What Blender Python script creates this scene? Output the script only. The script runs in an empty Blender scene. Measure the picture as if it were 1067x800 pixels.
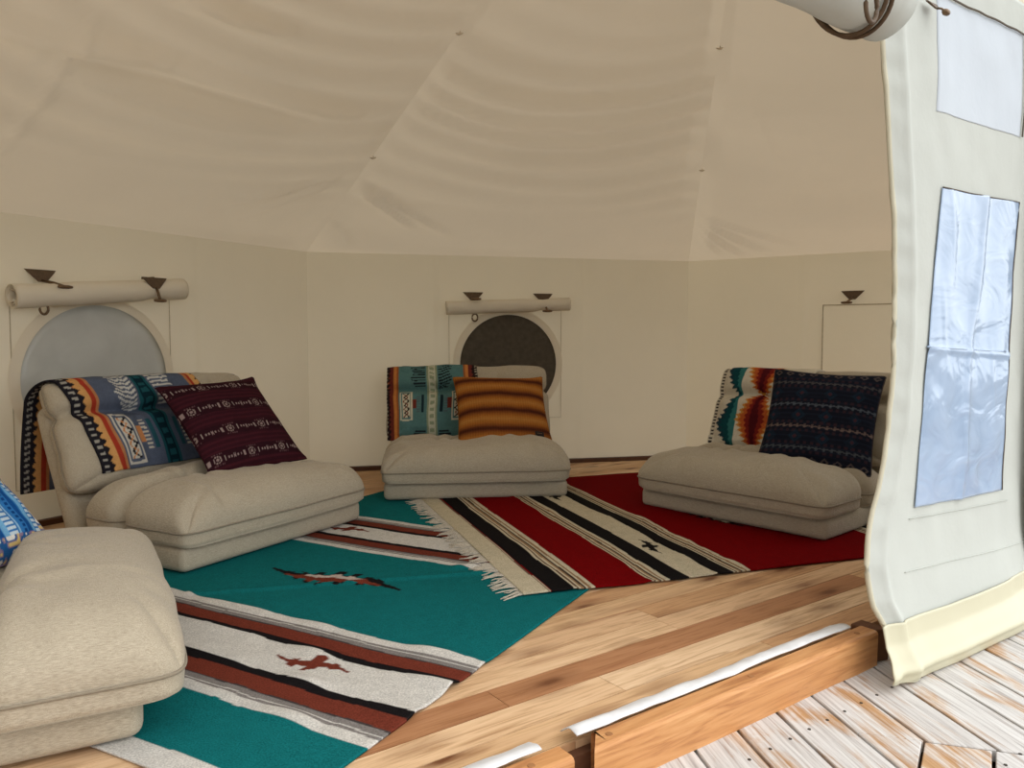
import bpy, bmesh, math, random
import numpy as np
from mathutils import Vector, Matrix, noise

# ------------------------------------------------------------------ camera, sky, exposure
SC = bpy.context.scene
COL = SC.collection
EYE = 0.9
PITCH = math.atan(46 / 800)
cam_data = bpy.data.cameras.new('camera')
cam_data.sensor_width = 36.0
cam_data.lens = 800 / 1067 * 36
cam_data.clip_start = 0.02
cam = bpy.data.objects.new('camera', cam_data)
COL.objects.link(cam)
cam.location = (0, 0, EYE)
cam.rotation_euler = (math.pi / 2 - PITCH, 0, 0)
SC.camera = cam

world = bpy.data.worlds.new('overcast_sky')
SC.world = world
world.use_nodes = True
wn = world.node_tree
bg = wn.nodes['Background']
tc = wn.nodes.new('ShaderNodeTexCoord')
sep = wn.nodes.new('ShaderNodeSeparateXYZ')
ramp = wn.nodes.new('ShaderNodeValToRGB')
wn.links.new(tc.outputs['Generated'], sep.inputs[0])
wn.links.new(sep.outputs['Z'], ramp.inputs[0])
ramp.color_ramp.elements[0].position = 0.0
ramp.color_ramp.elements[0].color = (0.80, 0.84, 0.86, 1)
ramp.color_ramp.elements[1].position = 0.6
ramp.color_ramp.elements[1].color = (1.0, 1.0, 1.0, 1)
wn.links.new(ramp.outputs[0], bg.inputs['Color'])
glow_dir = wn.nodes.new('ShaderNodeVectorMath')
glow_dir.operation = 'DOT_PRODUCT'
glow_dir.inputs[1].default_value = Vector((0.78, -0.25, 0.57)).normalized()
wn.links.new(tc.outputs['Generated'], glow_dir.inputs[0])
glow = wn.nodes.new('ShaderNodeMapRange')          # the brighter part of the cloud cover
glow.interpolation_type = 'SMOOTHSTEP'
glow.inputs['From Min'].default_value = 0.1
glow.inputs['From Max'].default_value = 1.0
glow.inputs['To Min'].default_value = 0.8
glow.inputs['To Max'].default_value = 2.2
wn.links.new(glow_dir.outputs['Value'], glow.inputs['Value'])
wn.links.new(glow.outputs['Result'], bg.inputs['Strength'])

SC.view_settings.view_transform = 'Standard'
SC.view_settings.look = 'None'
SC.view_settings.gamma = 1.0
SC.view_settings.use_curve_mapping = False
SC.view_settings.exposure = 0.4

# ------------------------------------------------------------------ helpers
CT, ST = math.cos(PITCH), math.sin(PITCH)


def ray(u, v):
    a, b = (u - 533.5) / 800, -(v - 400) / 800
    return Vector((a, CT + b * ST, -ST + b * CT))


EYEV = Vector((0, 0, EYE))


def on_z(u, v, z=0.0):
    d = ray(u, v)
    return EYEV + d * ((z - EYE) / d.z)


def on_plane(u, v, p, n):
    d = ray(u, v)
    return EYEV + d * ((Vector(p) - EYEV).dot(n) / d.dot(n))


def s2l(c):
    c = np.asarray(c, float) / 255.0
    return np.where(c <= 0.04045, c / 12.92, ((c + 0.055) / 1.055) ** 2.4)


def rgba(r, g, b):
    return tuple(float(x) for x in s2l((r, g, b))) + (1.0,)


def link(name, me, mat=None, parent=None):
    o = bpy.data.objects.new(name, me)
    COL.objects.link(o)
    if mat:
        me.materials.append(mat)
    if parent:
        o.parent = parent
    return o


def mesh(name, verts, faces, mat=None, parent=None, smooth=True, cols=None, uv=None):
    me = bpy.data.meshes.new(name)
    me.from_pydata([tuple(v) for v in verts], [], [tuple(f) for f in faces])
    me.update()
    if smooth:
        me.polygons.foreach_set('use_smooth', [True] * len(me.polygons))
    if cols is not None:
        at = me.color_attributes.new('dye', 'FLOAT_COLOR', 'POINT')
        a = np.ones((len(verts), 4), np.float32)
        a[:, :3] = cols
        at.data.foreach_set('color', a.ravel())
    if uv is not None:
        l = me.uv_layers.new(name='UVMap')
        idx = np.zeros(len(me.loops), np.int32)
        me.loops.foreach_get('vertex_index', idx)
        l.data.foreach_set('uv', np.asarray(uv, np.float32)[idx].ravel())
    return link(name, me, mat, parent)


def grid_faces(nu, nv, off=0, flip=False):
    """nu x nv vertices, index = i*nv + j"""
    i, j = np.meshgrid(np.arange(nu - 1), np.arange(nv - 1), indexing='ij')
    a = (i * nv + j).ravel() + off
    f = np.stack([a, a + nv, a + nv + 1, a + 1], 1)
    if flip:
        f = f[:, ::-1]
    return f.tolist()


def from_bm(name, bm, mat=None, parent=None, smooth=True):
    me = bpy.data.meshes.new(name)
    bmesh.ops.recalc_face_normals(bm, faces=bm.faces[:])
    bm.to_mesh(me)
    bm.free()
    if smooth:
        me.polygons.foreach_set('use_smooth', [True] * len(me.polygons))
    return link(name, me, mat, parent)


def tube(bm, pts, r, seg=8, closed=False, caps=True):
    pts = [Vector(p) for p in pts]
    n = len(pts)
    rings = []
    up = Vector((0, 0, 1))
    for k in range(n):
        if closed:
            t = pts[(k + 1) % n] - pts[(k - 1) % n]
        else:
            t = pts[min(k + 1, n - 1)] - pts[max(k - 1, 0)]
        t.normalize()
        a = t.cross(up)
        if a.length < 1e-3:
            a = t.cross(Vector((1, 0, 0)))
        a.normalize()
        b = t.cross(a)
        rr = r[k] if isinstance(r, (list, tuple)) else r
        rings.append([bm.verts.new(pts[k] + a * (rr * math.cos(2 * math.pi * q / seg)) + b * (rr * math.sin(2 * math.pi * q / seg))) for q in range(seg)])
    for k in range(n if closed else n - 1):
        r0, r1 = rings[k], rings[(k + 1) % n]
        for q in range(seg):
            bm.faces.new((r0[q], r0[(q + 1) % seg], r1[(q + 1) % seg], r1[q]))
    if caps and not closed:
        bm.faces.new(rings[0][::-1])
        bm.faces.new(rings[-1])


def tube_obj(name, pts, r, mat, parent=None, seg=8, closed=False):
    bm = bmesh.new()
    tube(bm, pts, r, seg, closed)
    return from_bm(name, bm, mat, parent)


def prism(bm, pts, ext):
    """closed polygon pts extruded by vector ext"""
    a = [bm.verts.new(Vector(p)) for p in pts]
    b = [bm.verts.new(Vector(p) + Vector(ext)) for p in pts]
    bm.faces.new(a[::-1])
    bm.faces.new(b)
    n = len(pts)
    for k in range(n):
        bm.faces.new((a[k], a[(k + 1) % n], b[(k + 1) % n], b[k]))


def empty(name, label, cat, loc=(0, 0, 0), rz=0.0, group=None):
    o = bpy.data.objects.new(name, None)
    COL.objects.link(o)
    o.location = loc
    o.rotation_euler = (0, 0, rz)
    tag(o, label, cat, group)
    return o


def tag(o, label, cat, group=None):
    o['label'] = label
    o['category'] = cat
    if group:
        o['group'] = group
    return o


def struct(o):
    o['kind'] = 'structure'
    return o


def solid(o, th, off=0.0):
    m = o.modifiers.new('thickness', 'SOLIDIFY')
    m.thickness = th
    m.offset = off
    return o


def bevel(o, w, seg=2):
    m = o.modifiers.new('bevel', 'BEVEL')
    m.width = w
    m.segments = seg
    m.limit_method = 'ANGLE'
    return o


# vectorised smooth noise (value noise, cubic)
_rng = np.random.default_rng(7)
_tab = _rng.random((64, 64))


def vnoise(x, y, seed=0):
    x = np.asarray(x, float) + 13.7 * seed + 1000
    y = np.asarray(y, float) + 7.3 * seed + 1000
    xi, yi = np.floor(x).astype(int), np.floor(y).astype(int)
    fx, fy = x - xi, y - yi
    fx, fy = fx * fx * (3 - 2 * fx), fy * fy * (3 - 2 * fy)
    g = lambda a, b: _tab[a % 64, b % 64]
    return (g(xi, yi) * (1 - fx) * (1 - fy) + g(xi + 1, yi) * fx * (1 - fy) + g(xi, yi + 1) * (1 - fx) * fy + g(xi + 1, yi + 1) * fx * fy) * 2 - 1


def seg_dist(x, y, p, q):
    """distance to the segment p-q and the fraction along it"""
    px, py = p
    dx, dy = q[0] - px, q[1] - py
    L2 = dx * dx + dy * dy
    t = np.clip(((x - px) * dx + (y - py) * dy) / L2, 0, 1)
    return np.hypot(x - px - t * dx, y - py - t * dy), t


# ------------------------------------------------------------------ materials
def mat_base(name):
    m = bpy.data.materials.new(name)
    m.use_nodes = True
    nt = m.node_tree
    b = nt.nodes['Principled BSDF']
    b.inputs['Roughness'].default_value = 0.85
    b.inputs['Specular IOR Level'].default_value = 0.2
    return m, nt, b


def N(nt, t, **kw):
    n = nt.nodes.new(t)
    for k, v in kw.items():
        setattr(n, k, v)
    return n


def mixc(nt, fac, a, b, mode='MIX'):
    n = N(nt, 'ShaderNodeMix', data_type='RGBA', blend_type=mode)
    for sock, val in ((n.inputs[0], fac), (n.inputs[6], a), (n.inputs[7], b)):
        if hasattr(val, 'is_output'):
            nt.links.new(val, sock)
        else:
            sock.default_value = val
    return n.outputs[2]


def coords(nt, kind='Object', scale=(1, 1, 1), rot=(0, 0, 0)):
    t = N(nt, 'ShaderNodeTexCoord')
    mp = N(nt, 'ShaderNodeMapping')
    mp.inputs['Scale'].default_value = scale
    mp.inputs['Rotation'].default_value = rot
    nt.links.new(t.outputs[kind], mp.inputs[0])
    return mp.outputs[0]


def noise_tex(nt, vec, scale, detail=3, rough=0.5, dist=0.0):
    n = N(nt, 'ShaderNodeTexNoise')
    n.inputs['Scale'].default_value = scale
    n.inputs['Detail'].default_value = detail
    n.inputs['Roughness'].default_value = rough
    n.inputs['Distortion'].default_value = dist
    nt.links.new(vec, n.inputs['Vector'])
    return n.outputs[0]


def rampn(nt, fac, stops, interp='LINEAR'):
    r = N(nt, 'ShaderNodeValToRGB')
    cr = r.color_ramp
    cr.interpolation = interp
    while len(cr.elements) < len(stops):
        cr.elements.new(0.5)
    for e, (p, c) in zip(cr.elements, stops):
        e.position = p
        e.color = c if len(c) == 4 else tuple(c) + (1,)
    nt.links.new(fac, r.inputs[0])
    return r.outputs[0]


def bump(nt, b, h, strength, dist=0.01):
    n = N(nt, 'ShaderNodeBump')
    n.inputs['Strength'].default_value = strength
    n.inputs['Distance'].default_value = dist
    nt.links.new(h, n.inputs['Height'])
    nt.links.new(n.outputs[0], b.inputs['Normal'])
    return n


def grey(v):
    return (v, v, v, 1)


def canvas_mat(name, col, trans=0.2, tcol=None, rough=0.9):
    m, nt, b = mat_base(name)
    v = coords(nt)
    n1 = noise_tex(nt, v, 2.2, 3)
    c = mixc(nt, 1.0, col, rampn(nt, n1, [(0.3, grey(0.95)), (0.7, grey(1.0))]), 'MULTIPLY')
    nt.links.new(c, b.inputs['Base Color'])
    b.inputs['Roughness'].default_value = rough
    n2 = noise_tex(nt, v, 9, 4, 0.6)
    bump(nt, b, n2, 0.25, 0.012)
    if trans:
        t = N(nt, 'ShaderNodeBsdfTranslucent')
        t.inputs['Color'].default_value = tcol or col
        mx = N(nt, 'ShaderNodeMixShader')
        mx.inputs[0].default_value = trans
        out = nt.nodes['Material Output']
        nt.links.new(b.outputs[0], mx.inputs[1])
        nt.links.new(t.outputs[0], mx.inputs[2])
        nt.links.new(mx.outputs[0], out.inputs['Surface'])
    return m


M = {}
M['canvas'] = canvas_mat('wall_canvas', rgba(228, 219, 200), 0.18, rgba(240, 222, 186))
M['roof_canvas'] = canvas_mat('roof_canvas', rgba(228, 216, 197), 0.165, rgba(240, 223, 194))
M['flap_canvas'] = canvas_mat('flap_canvas', rgba(200, 203, 196), 0.10)
M['flap_patch'] = canvas_mat('flap_patch', rgba(206, 213, 220), 0.1)
M['cover_canvas'] = canvas_mat('cover_canvas', rgba(230, 220, 200), 0.1, rgba(236, 214, 174))
M['binding'] = canvas_mat('edge_binding', rgba(200, 194, 172), 0.0)


def plain(name, col, rough=0.7, metal=0.0, spec=0.3, nscale=40, amt=0.2, bstr=0.0):
    m, nt, b = mat_base(name)
    v = coords(nt)
    n1 = noise_tex(nt, v, nscale, 3)
    lo = 1 - amt
    c = mixc(nt, 1.0, col, rampn(nt, n1, [(0.3, grey(lo)), (0.7, grey(1.0))]), 'MULTIPLY')
    nt.links.new(c, b.inputs['Base Color'])
    b.inputs['Roughness'].default_value = rough
    b.inputs['Metallic'].default_value = metal
    b.inputs['Specular IOR Level'].default_value = spec
    if bstr:
        bump(nt, b, n1, bstr, 0.003)
    return m


M['skirt'] = plain('vinyl_skirt', rgba(200, 195, 168), 0.42, 0, 0.4, 4, 0.04)
M['leather'] = plain('brown_leather', rgba(98, 78, 58), 0.6, 0, 0.3, 60, 0.3)
M['brass'] = plain('dark_brass', rgba(120, 96, 72), 0.4, 0.6, 0.5, 80, 0.3)
M['thread'] = plain('stitching', rgba(196, 184, 160), 0.9, 0, 0.1, 60, 0.2)
M['dark_thread'] = plain('dark_edging', rgba(110, 102, 92), 0.8, 0, 0.1, 60, 0.2)
M['baseboard'] = plain('stained_baseboard', rgba(92, 58, 36), 0.6, 0, 0.3, 12, 0.35)
M['black_tag'] = plain('black_tag', rgba(30, 24, 24), 0.7, 0, 0.2, 90, 0.2)
M['tag_print'] = plain('tag_print', rgba(120, 96, 70), 0.7, 0, 0.2, 90, 0.2)
M['strip'] = plain('white_vinyl_strip', rgba(226, 226, 226), 0.35, 0, 0.5, 30, 0.1)
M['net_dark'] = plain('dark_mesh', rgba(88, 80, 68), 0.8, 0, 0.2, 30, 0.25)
M['earth'] = plain('earth', rgba(120, 112, 92), 1.0, 0, 0.1, 3, 0.4)
M['shell_dark'] = plain('bolt_dark', rgba(70, 62, 54), 0.6, 0.4, 0.4, 60, 0.2)


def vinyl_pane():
    m, nt, b = mat_base('skylit_vinyl_pane')
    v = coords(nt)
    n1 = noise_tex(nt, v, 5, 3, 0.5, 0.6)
    nt.links.new(rampn(nt, n1, [(0.3, rgba(196, 196, 188)), (0.7, rgba(214, 214, 206))]), b.inputs['Base Color'])  # sky reflection and light from behind are painted into this pale base colour
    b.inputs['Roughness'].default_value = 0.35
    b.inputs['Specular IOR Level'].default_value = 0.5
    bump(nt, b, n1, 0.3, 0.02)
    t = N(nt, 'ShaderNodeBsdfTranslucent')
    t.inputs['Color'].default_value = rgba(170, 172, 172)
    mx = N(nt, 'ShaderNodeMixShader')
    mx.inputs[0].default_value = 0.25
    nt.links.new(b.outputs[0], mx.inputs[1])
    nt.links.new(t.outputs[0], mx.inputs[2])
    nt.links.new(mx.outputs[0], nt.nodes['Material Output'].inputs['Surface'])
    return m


M['vinyl_skylit'] = vinyl_pane()


def clear_vinyl():
    m, nt, b = mat_base('clear_vinyl_window')
    v = coords(nt, 'UV', (1.0, 2.6, 1))
    n1 = noise_tex(nt, v, 3.0, 2, 0.5, 1.6)
    nt.links.new(rampn(nt, n1, [(0.3, rgba(150, 170, 196)), (0.7, rgba(166, 184, 208))]), b.inputs['Base Color'])
    b.inputs['Roughness'].default_value = 0.12
    b.inputs['Specular IOR Level'].default_value = 0.5
    b.inputs['Coat Weight'].default_value = 0.15
    b.inputs['Coat Roughness'].default_value = 0.05
    bump(nt, b, n1, 0.22, 0.03)
    return m


M['clear_vinyl'] = clear_vinyl()


def linen(name, col, col2):
    m, nt, b = mat_base(name)
    v = coords(nt, 'Object', (1, 1, 1))
    a = noise_tex(nt, coords(nt, 'Object', (70, 1100, 1100)), 1, 2)
    c = noise_tex(nt, coords(nt, 'Object', (1100, 70, 500)), 1, 2)
    ad = N(nt, 'ShaderNodeMath', operation='ADD')
    nt.links.new(a, ad.inputs[0])
    nt.links.new(c, ad.inputs[1])
    hf = N(nt, 'ShaderNodeMath', operation='MULTIPLY')
    nt.links.new(ad.outputs[0], hf.inputs[0])
    hf.inputs[1].default_value = 0.5
    cc = rampn(nt, hf.outputs[0], [(0.33, col2), (0.62, col)])
    nt.links.new(cc, b.inputs['Base Color'])
    b.inputs['Roughness'].default_value = 0.95
    b.inputs['Specular IOR Level'].default_value = 0.1
    b.inputs['Sheen Weight'].default_value = 0.15
    big = noise_tex(nt, v, 11, 4, 0.6, 0.4)
    ad2 = N(nt, 'ShaderNodeMath', operation='MULTIPLY_ADD')
    nt.links.new(hf.outputs[0], ad2.inputs[0])
    ad2.inputs[1].default_value = 0.12
    nt.links.new(big, ad2.inputs[2])
    bump(nt, b, ad2.outputs[0], 0.35, 0.02)
    return m


M['linen'] = linen('greige_linen', rgba(190, 178, 157), rgba(146, 135, 115))
M['linen_pipe'] = linen('greige_piping', rgba(150, 139, 120), rgba(120, 109, 92))


def dyed(name, wscale=260, amt=0.35, rough=0.95, bs=0.4):
    """woven cloth whose colour comes from the woven pattern stored as 'dye'"""
    m, nt, b = mat_base(name)
    a = N(nt, 'ShaderNodeAttribute', attribute_name='dye')
    n1 = noise_tex(nt, coords(nt), wscale, 2)
    n2 = noise_tex(nt, coords(nt), wscale * 0.12, 3)
    c = mixc(nt, 1.0, a.outputs['Color'], rampn(nt, n1, [(0.3, grey(1 - amt)), (0.7, grey(1.0))]), 'MULTIPLY')
    c = mixc(nt, 1.0, c, rampn(nt, n2, [(0.3, grey(0.88)), (0.7, grey(1.0))]), 'MULTIPLY')
    nt.links.new(c, b.inputs['Base Color'])
    b.inputs['Roughness'].default_value = rough
    b.inputs['Specular IOR Level'].default_value = 0.1
    b.inputs['Specular IOR Level'].default_value = 0.03
    bump(nt, b, n1, bs, 0.003)
    return m


M['rug'] = dyed('woven_rug', 230, 0.4)
M['cloth'] = dyed('woven_cloth', 420, 0.25)


def pine():
    m, nt, b = mat_base('pine_planks')
    a = N(nt, 'ShaderNodeAttribute', attribute_name='dye')
    uv = coords(nt, 'UV', (1.2, 18, 1))
    g = noise_tex(nt, uv, 3, 6, 0.62, 1.2)
    c = mixc(nt, 1.0, a.outputs['Color'], rampn(nt, g, [(0.3, rgba(200, 182, 160)), (0.5, rgba(242, 234, 222)), (0.72, rgba(255, 252, 246))]), 'MULTIPLY')
    # knots
    vo = N(nt, 'ShaderNodeTexVoronoi')
    vo.inputs['Scale'].default_value = 1.0
    nt.links.new(coords(nt, 'UV', (3.2, 9.0, 1)), vo.inputs['Vector'])
    wob = noise_tex(nt, coords(nt, 'UV', (20, 60, 1)), 1, 3)
    ad = N(nt, 'ShaderNodeMath', operation='MULTIPLY_ADD')
    nt.links.new(wob, ad.inputs[0])
    ad.inputs[1].default_value = 0.10
    nt.links.new(vo.outputs['Distance'], ad.inputs[2])
    sel = N(nt, 'ShaderNodeSeparateColor')
    nt.links.new(vo.outputs['Color'], sel.inputs[0])
    gate = N(nt, 'ShaderNodeMath', operation='GREATER_THAN')
    nt.links.new(sel.outputs[0], gate.inputs[0])
    gate.inputs[1].default_value = 0.3
    kn = rampn(nt, ad.outputs[0], [(0.14, grey(1)), (0.25, grey(0.4)), (0.5, grey(0))])
    mu = N(nt, 'ShaderNodeMath', operation='MULTIPLY')
    nt.links.new(kn, mu.inputs[0])
    nt.links.new(gate.outputs[0], mu.inputs[1])
    c = mixc(nt, mu.outputs[0], c, rgba(112, 68, 40))
    # darker heartwood streaks
    st = noise_tex(nt, coords(nt, 'UV', (0.55, 7, 1)), 2.3, 2, 0.5, 0.8)
    c = mixc(nt, rampn(nt, st, [(0.6, grey(0)), (0.76, grey(0.55))]), c, rgba(150, 96, 62))
    nt.links.new(c, b.inputs['Base Color'])
    b.inputs['Roughness'].default_value = 0.5
    b.inputs['Specular IOR Level'].default_value = 0.3
    bump(nt, b, g, 0.12, 0.003)
    return m


M['pine'] = pine()


def deckwood():
    m, nt, b = mat_base('weathered_deck')
    a = N(nt, 'ShaderNodeAttribute', attribute_name='dye')
    uv = coords(nt, 'UV', (1.0, 26, 1))
    g = noise_tex(nt, uv, 3, 7, 0.65, 0.7)
    wear = noise_tex(nt, coords(nt, 'UV', (1.0, 3.4, 1)), 2.6, 6, 0.62, 0.5)
    ad = N(nt, 'ShaderNodeMath', operation='MULTIPLY_ADD')
    nt.links.new(g, ad.inputs[0])
    ad.inputs[1].default_value = 0.35
    nt.links.new(wear, ad.inputs[2])
    sub = N(nt, 'ShaderNodeMath', operation='ADD')
    nt.links.new(ad.outputs[0], sub.inputs[0])
    nt.links.new(a.outputs['Fac'], sub.inputs[1])
    wood = rampn(nt, g, [(0.3, rgba(158, 118, 80)), (0.6, rgba(190, 152, 112)), (0.8, rgba(204, 174, 138))])
    worn = rampn(nt, g, [(0.3, rgba(154, 148, 144)), (0.5, rgba(198, 194, 190)), (0.75, rgba(220, 218, 215))])
    c = mixc(nt, rampn(nt, sub.outputs[0], [(0.52, grey(0)), (0.66, grey(1))]), wood, worn)
    nt.links.new(c, b.inputs['Base Color'])
    b.inputs['Roughness'].default_value = 0.75
    bump(nt, b, g, 0.3, 0.004)
    return m


M['deck'] = deckwood()


def beamwood():
    m, nt, b = mat_base('orange_beam')
    uv = coords(nt, 'UV', (1.0, 14, 1))
    g = noise_tex(nt, uv, 3, 6, 0.6, 1.4)
    c = rampn(nt, g, [(0.28, rgba(158, 102, 60)), (0.5, rgba(196, 140, 88)), (0.75, rgba(212, 160, 108))])
    nt.links.new(c, b.inputs['Base Color'])
    b.inputs['Roughness'].default_value = 0.5
    b.inputs['Specular IOR Level'].default_value = 0.35
    bump(nt, b, g, 0.15, 0.004)
    return m


M['beam'] = beamwood()
M['plug'] = plain('wood_plug', rgba(168, 118, 76), 0.6, 0, 0.2, 30, 0.2)
M['dark_beam'] = plain('dark_end_grain', rgba(112, 76, 54), 0.8, 0, 0.2, 30, 0.35)

# ------------------------------------------------------------------ the tent shell
H = 1.49
A = Vector((-1.38, 5.2, 0))
B = Vector((1.33, 5.83, 0))
dAL = Vector((-0.5217, -0.8531, 0)).normalized()
L = A + dAL * 3.3
C = Vector((0.75, 2.25, 0))
T = Vector((math.cos(math.radians(35.8)), math.sin(math.radians(35.8)), 0))   # along the open front
NF = Vector((T.y, -T.x, 0))                                                 # outwards, towards the deck
V0 = C + T * 3.63
V4 = C - T * 3.63
APEX = Vector((0.765, 2.24, 3.06))
UP = Vector((0, 0, 1))


def lift(p, z):
    return Vector((p.x, p.y, z))


def outward_in(p, q):
    """unit normal of the wall p-q that points into the tent"""
    d = (q - p).normalized()
    n = Vector((d.y, -d.x, 0))
    return n if (C - p).dot(n) > 0 else -n


wall_info = {}


def canvas_wall(name, p, q, hole=None, seed=0, res=0.03, mat='canvas', seams=()):
    d = (q - p)
    ln = d.length
    d.normalize()
    n = outward_in(p, q)
    nu, nv = int(ln / res) + 1, int(H / res) + 1
    s = np.linspace(0, ln, nu)[:, None] * np.ones((1, nv))
    z = np.linspace(0.0, H, nv)[None, :] * np.ones((nu, 1))
    low = np.clip(1 - z / 0.9, 0, 1)
    fade = np.clip(np.minimum(np.minimum(s, ln - s) / 0.12, (H - z) / 0.08), 0, 1)
    w = 0.007 * vnoise(s * 1.5, z * 2.2, seed) + low * 0.017 * vnoise(s * 1.7, z * 7.5, seed + 3) + 0.0025 * vnoise(s * 9, z * 4, seed + 5)
    w = w * fade
    for sx in seams:
        w = w + 0.006 * np.clip(1.6 - np.abs(s - sx) / 0.016, 0, 1)
    P = np.array(p)[None, None, :] + s[..., None] * np.array(d) + z[..., None] * np.array(UP) + w[..., None] * np.array(n)
    fs = grid_faces(nu, nv)
    if hole:
        hs, hz, hr = hole
        sf, zf = s.ravel(), z.ravel()
        fs = [f for f in fs if (np.mean(sf[f]) - hs) ** 2 + (np.mean(zf[f]) - hz) ** 2 > (hr + 0.010) ** 2]
    o = mesh(name, P.reshape(-1, 3), fs, M[mat])
    wall_info[name] = (p, d, n, ln)
    return struct(o)


def wall_sz(name, u, v):
    """pixel of the photograph -> (s, z) on a wall"""
    p, d, n, ln = wall_info[name]
    h = on_plane(u, v, p, n)
    return (h - p).dot(d), h.z


def wall_pt(name, s, z, off=0.0):
    p, d, n, ln = wall_info[name]
    return p + d * s + UP * z + n * off


# window circles measured on their walls
wall_info['wall_left'] = (L, (A - L).normalized(), outward_in(L, A), (A - L).length)
wall_info['wall_back'] = (A, (B - A).normalized(), outward_in(A, B), (B - A).length)
wl0, wl1 = wall_sz('wall_left', 19, 396), wall_sz('wall_left', 171, 386)
WL = ((wl0[0] + wl1[0]) / 2, wall_sz('wall_left', 96, 318)[1] - (wl1[0] - wl0[0]) / 2, (wl1[0] - wl0[0]) / 2)
wb0, wb1 = wall_sz('wall_back', 479, 378), wall_sz('wall_back', 578.5, 378)
WB = ((wb0[0] + wb1[0]) / 2, wall_sz('wall_back', 529, 328)[1] - (wb1[0] - wb0[0]) / 2, (wb1[0] - wb0[0]) / 2)

wall_info['wall_right'] = (B, (V0 - B).normalized(), outward_in(B, V0), (V0 - B).length)
canvas_wall('wall_left', L, A, WL, 1, 0.02, seams=(wall_sz('wall_left', 201, 300)[0],))
canvas_wall('wall_back', A, B, WB, 2, 0.02, seams=(wall_sz('wall_back', 452, 320)[0], wall_sz('wall_back', 606, 320)[0]))
canvas_wall('wall_right', B, V0, None, 3, 0.02, seams=(wall_sz('wall_right', 838, 320)[0],))
canvas_wall('wall_side', V4, L, None, 4, 0.06)

# roof: three canvas panels meeting in an apex, with sagging folds and creases at the corners


def roof_panel(p, q, seed, creases=(), res=0.028, fold_amp=1.0, band=(0.18, 0.62)):
    p3, q3 = lift(p, H), lift(q, H)
    e = (q3 - p3)
    ln = e.length
    e = e.normalized()
    n = (q3 - p3).cross(APEX - p3).normalized()
    if n.z > 0:
        n = -n
    up = n.cross(e)
    if up.z < 0:
        up = -up
    ax, ay = (APEX - p3).dot(e), (APEX - p3).dot(up)
    nu, nv = int(ln / res), int(ay / res)
    a = np.linspace(0, 1, nu)[:, None] * np.ones((1, nv))
    b = np.linspace(0, 0.985, nv)[None, :] * np.ones((nu, 1))
    x = (a * ln) * (1 - b) + ax * b
    y = ay * b
    edge = np.clip(np.minimum(a, 1 - a) / 0.05, 0, 1) * np.clip(b / 0.02, 0, 1)
    sag = 0.035 * np.sin(np.pi * a) * np.sin(np.pi * np.clip(b * 1.05, 0, 1))
    wide = ln * (1 - b)
    cat = y - 0.55 * wide * ((a - 0.5) ** 2) * 1.0
    ph = cat * 33 + 3.0 * vnoise(x * 0.8, cat * 3.0, seed)
    mask = np.clip((b - band[0]) / 0.1, 0, 1) * np.clip((band[1] - b) / 0.2, 0, 1)
    mask = mask * (0.45 + 0.55 * np.clip(vnoise(x * 0.9, y * 2.4, seed + 9) + 0.35, 0, 1))
    w = fold_amp * 0.019 * np.sin(ph + 0.5 * np.sin(2 * ph)) * mask + 0.006 * vnoise(x * 1.1, y * 2.6, seed + 2) + 0.032 * vnoise(x * 0.8, cat * 2.8, seed + 4)
    for (c0, c1, amp, wd) in creases:
        g0 = on_plane(*c0, p3, n) - p3
        g1 = on_plane(*c1, p3, n) - p3
        amp = amp * 3.6
        dd, t = seg_dist(x, y, (g0.dot(e), g0.dot(up)), (g1.dot(e), g1.dot(up)))
        w = w + amp * np.exp(-(dd / wd) ** 2) * np.sin(np.pi * np.clip(0.12 + 0.88 * t, 0, 1)) ** 0.6
    w = w * edge + sag * 0.5
    P = np.array(p3) + x[..., None] * np.array(e) + y[..., None] * np.array(up) + w[..., None] * np.array(n)
    return P.reshape(-1, 3), grid_faces(nu, nv), (p3, e, up, n, ax, ay, ln)


cre_left = [((0, 160), (116, 0), .006, .014), ((350, 184), (236, 214), .010, .022), ((349, 190), (245, 232), .007, .02), ((347, 222), (322, 246), .007, .02), ((300, 30), (150, -10), .01, .04),
            ((0, 28), (180, 62), .016, .06), ((180, 62), (375, 120), .015, .055), ((60, 60), (330, 128), -.012, .05)]
cre_back = [((356, 184), (432, 240), .012, .024), ((362, 184), (470, 248), .009, .022), ((338, 226), (366, 254), .008, .018), ((345, 224), (358, 250), -.006, .018)]
cre_right = [((728, 226), (800, 262), .010, .025), ((785, 100), (836, 262), .0012, .012), ((727, 232), (775, 266), .010, .022), ((728, 222), (832, 256), .007, .022), ((726, 238), (755, 268), .007, .02)]
rv, rf, rinfo = [], [], []
for (p, q, sd, cr, fa, bd) in ((L, A, 11, cre_left, 0.75, (0.12, 0.8)), (A, B, 12, cre_back, 1.0, (0.12, 0.66)), (B, V0, 13, cre_right, 0.12, (0.1, 0.7)), (V4, L, 14, [], 0.3, (0.1, 0.7))):
    v, f, info = roof_panel(p, q, sd, cr, fold_amp=fa, band=bd)
    o = len(rv)
    rv += v.tolist()
    rf += [[i + o for i in ff] for ff in f]
    rinfo.append(info)
ceiling = struct(mesh('ceiling', rv, rf, M['roof_canvas']))


def roof_line(info, x0, y0, x1, y1, off=0.004, n=14):
    p3, e, up, nn, ax, ay, ln = info
    return [p3 + e * (x0 + (x1 - x0) * k / n) + up * (y0 + (y1 - y0) * k / n) + nn * off for k in range(n + 1)]


k = 0


# front canvas above the doorway and beside it
bm = bmesh.new()
off = NF * 0.02
g = [lift(C - T * 3.5, 1.96), lift(C + T * 3.5, 1.96)]


def gable_x(z):
    return 3.63 * (APEX.z - z) / (APEX.z - H)


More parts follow.
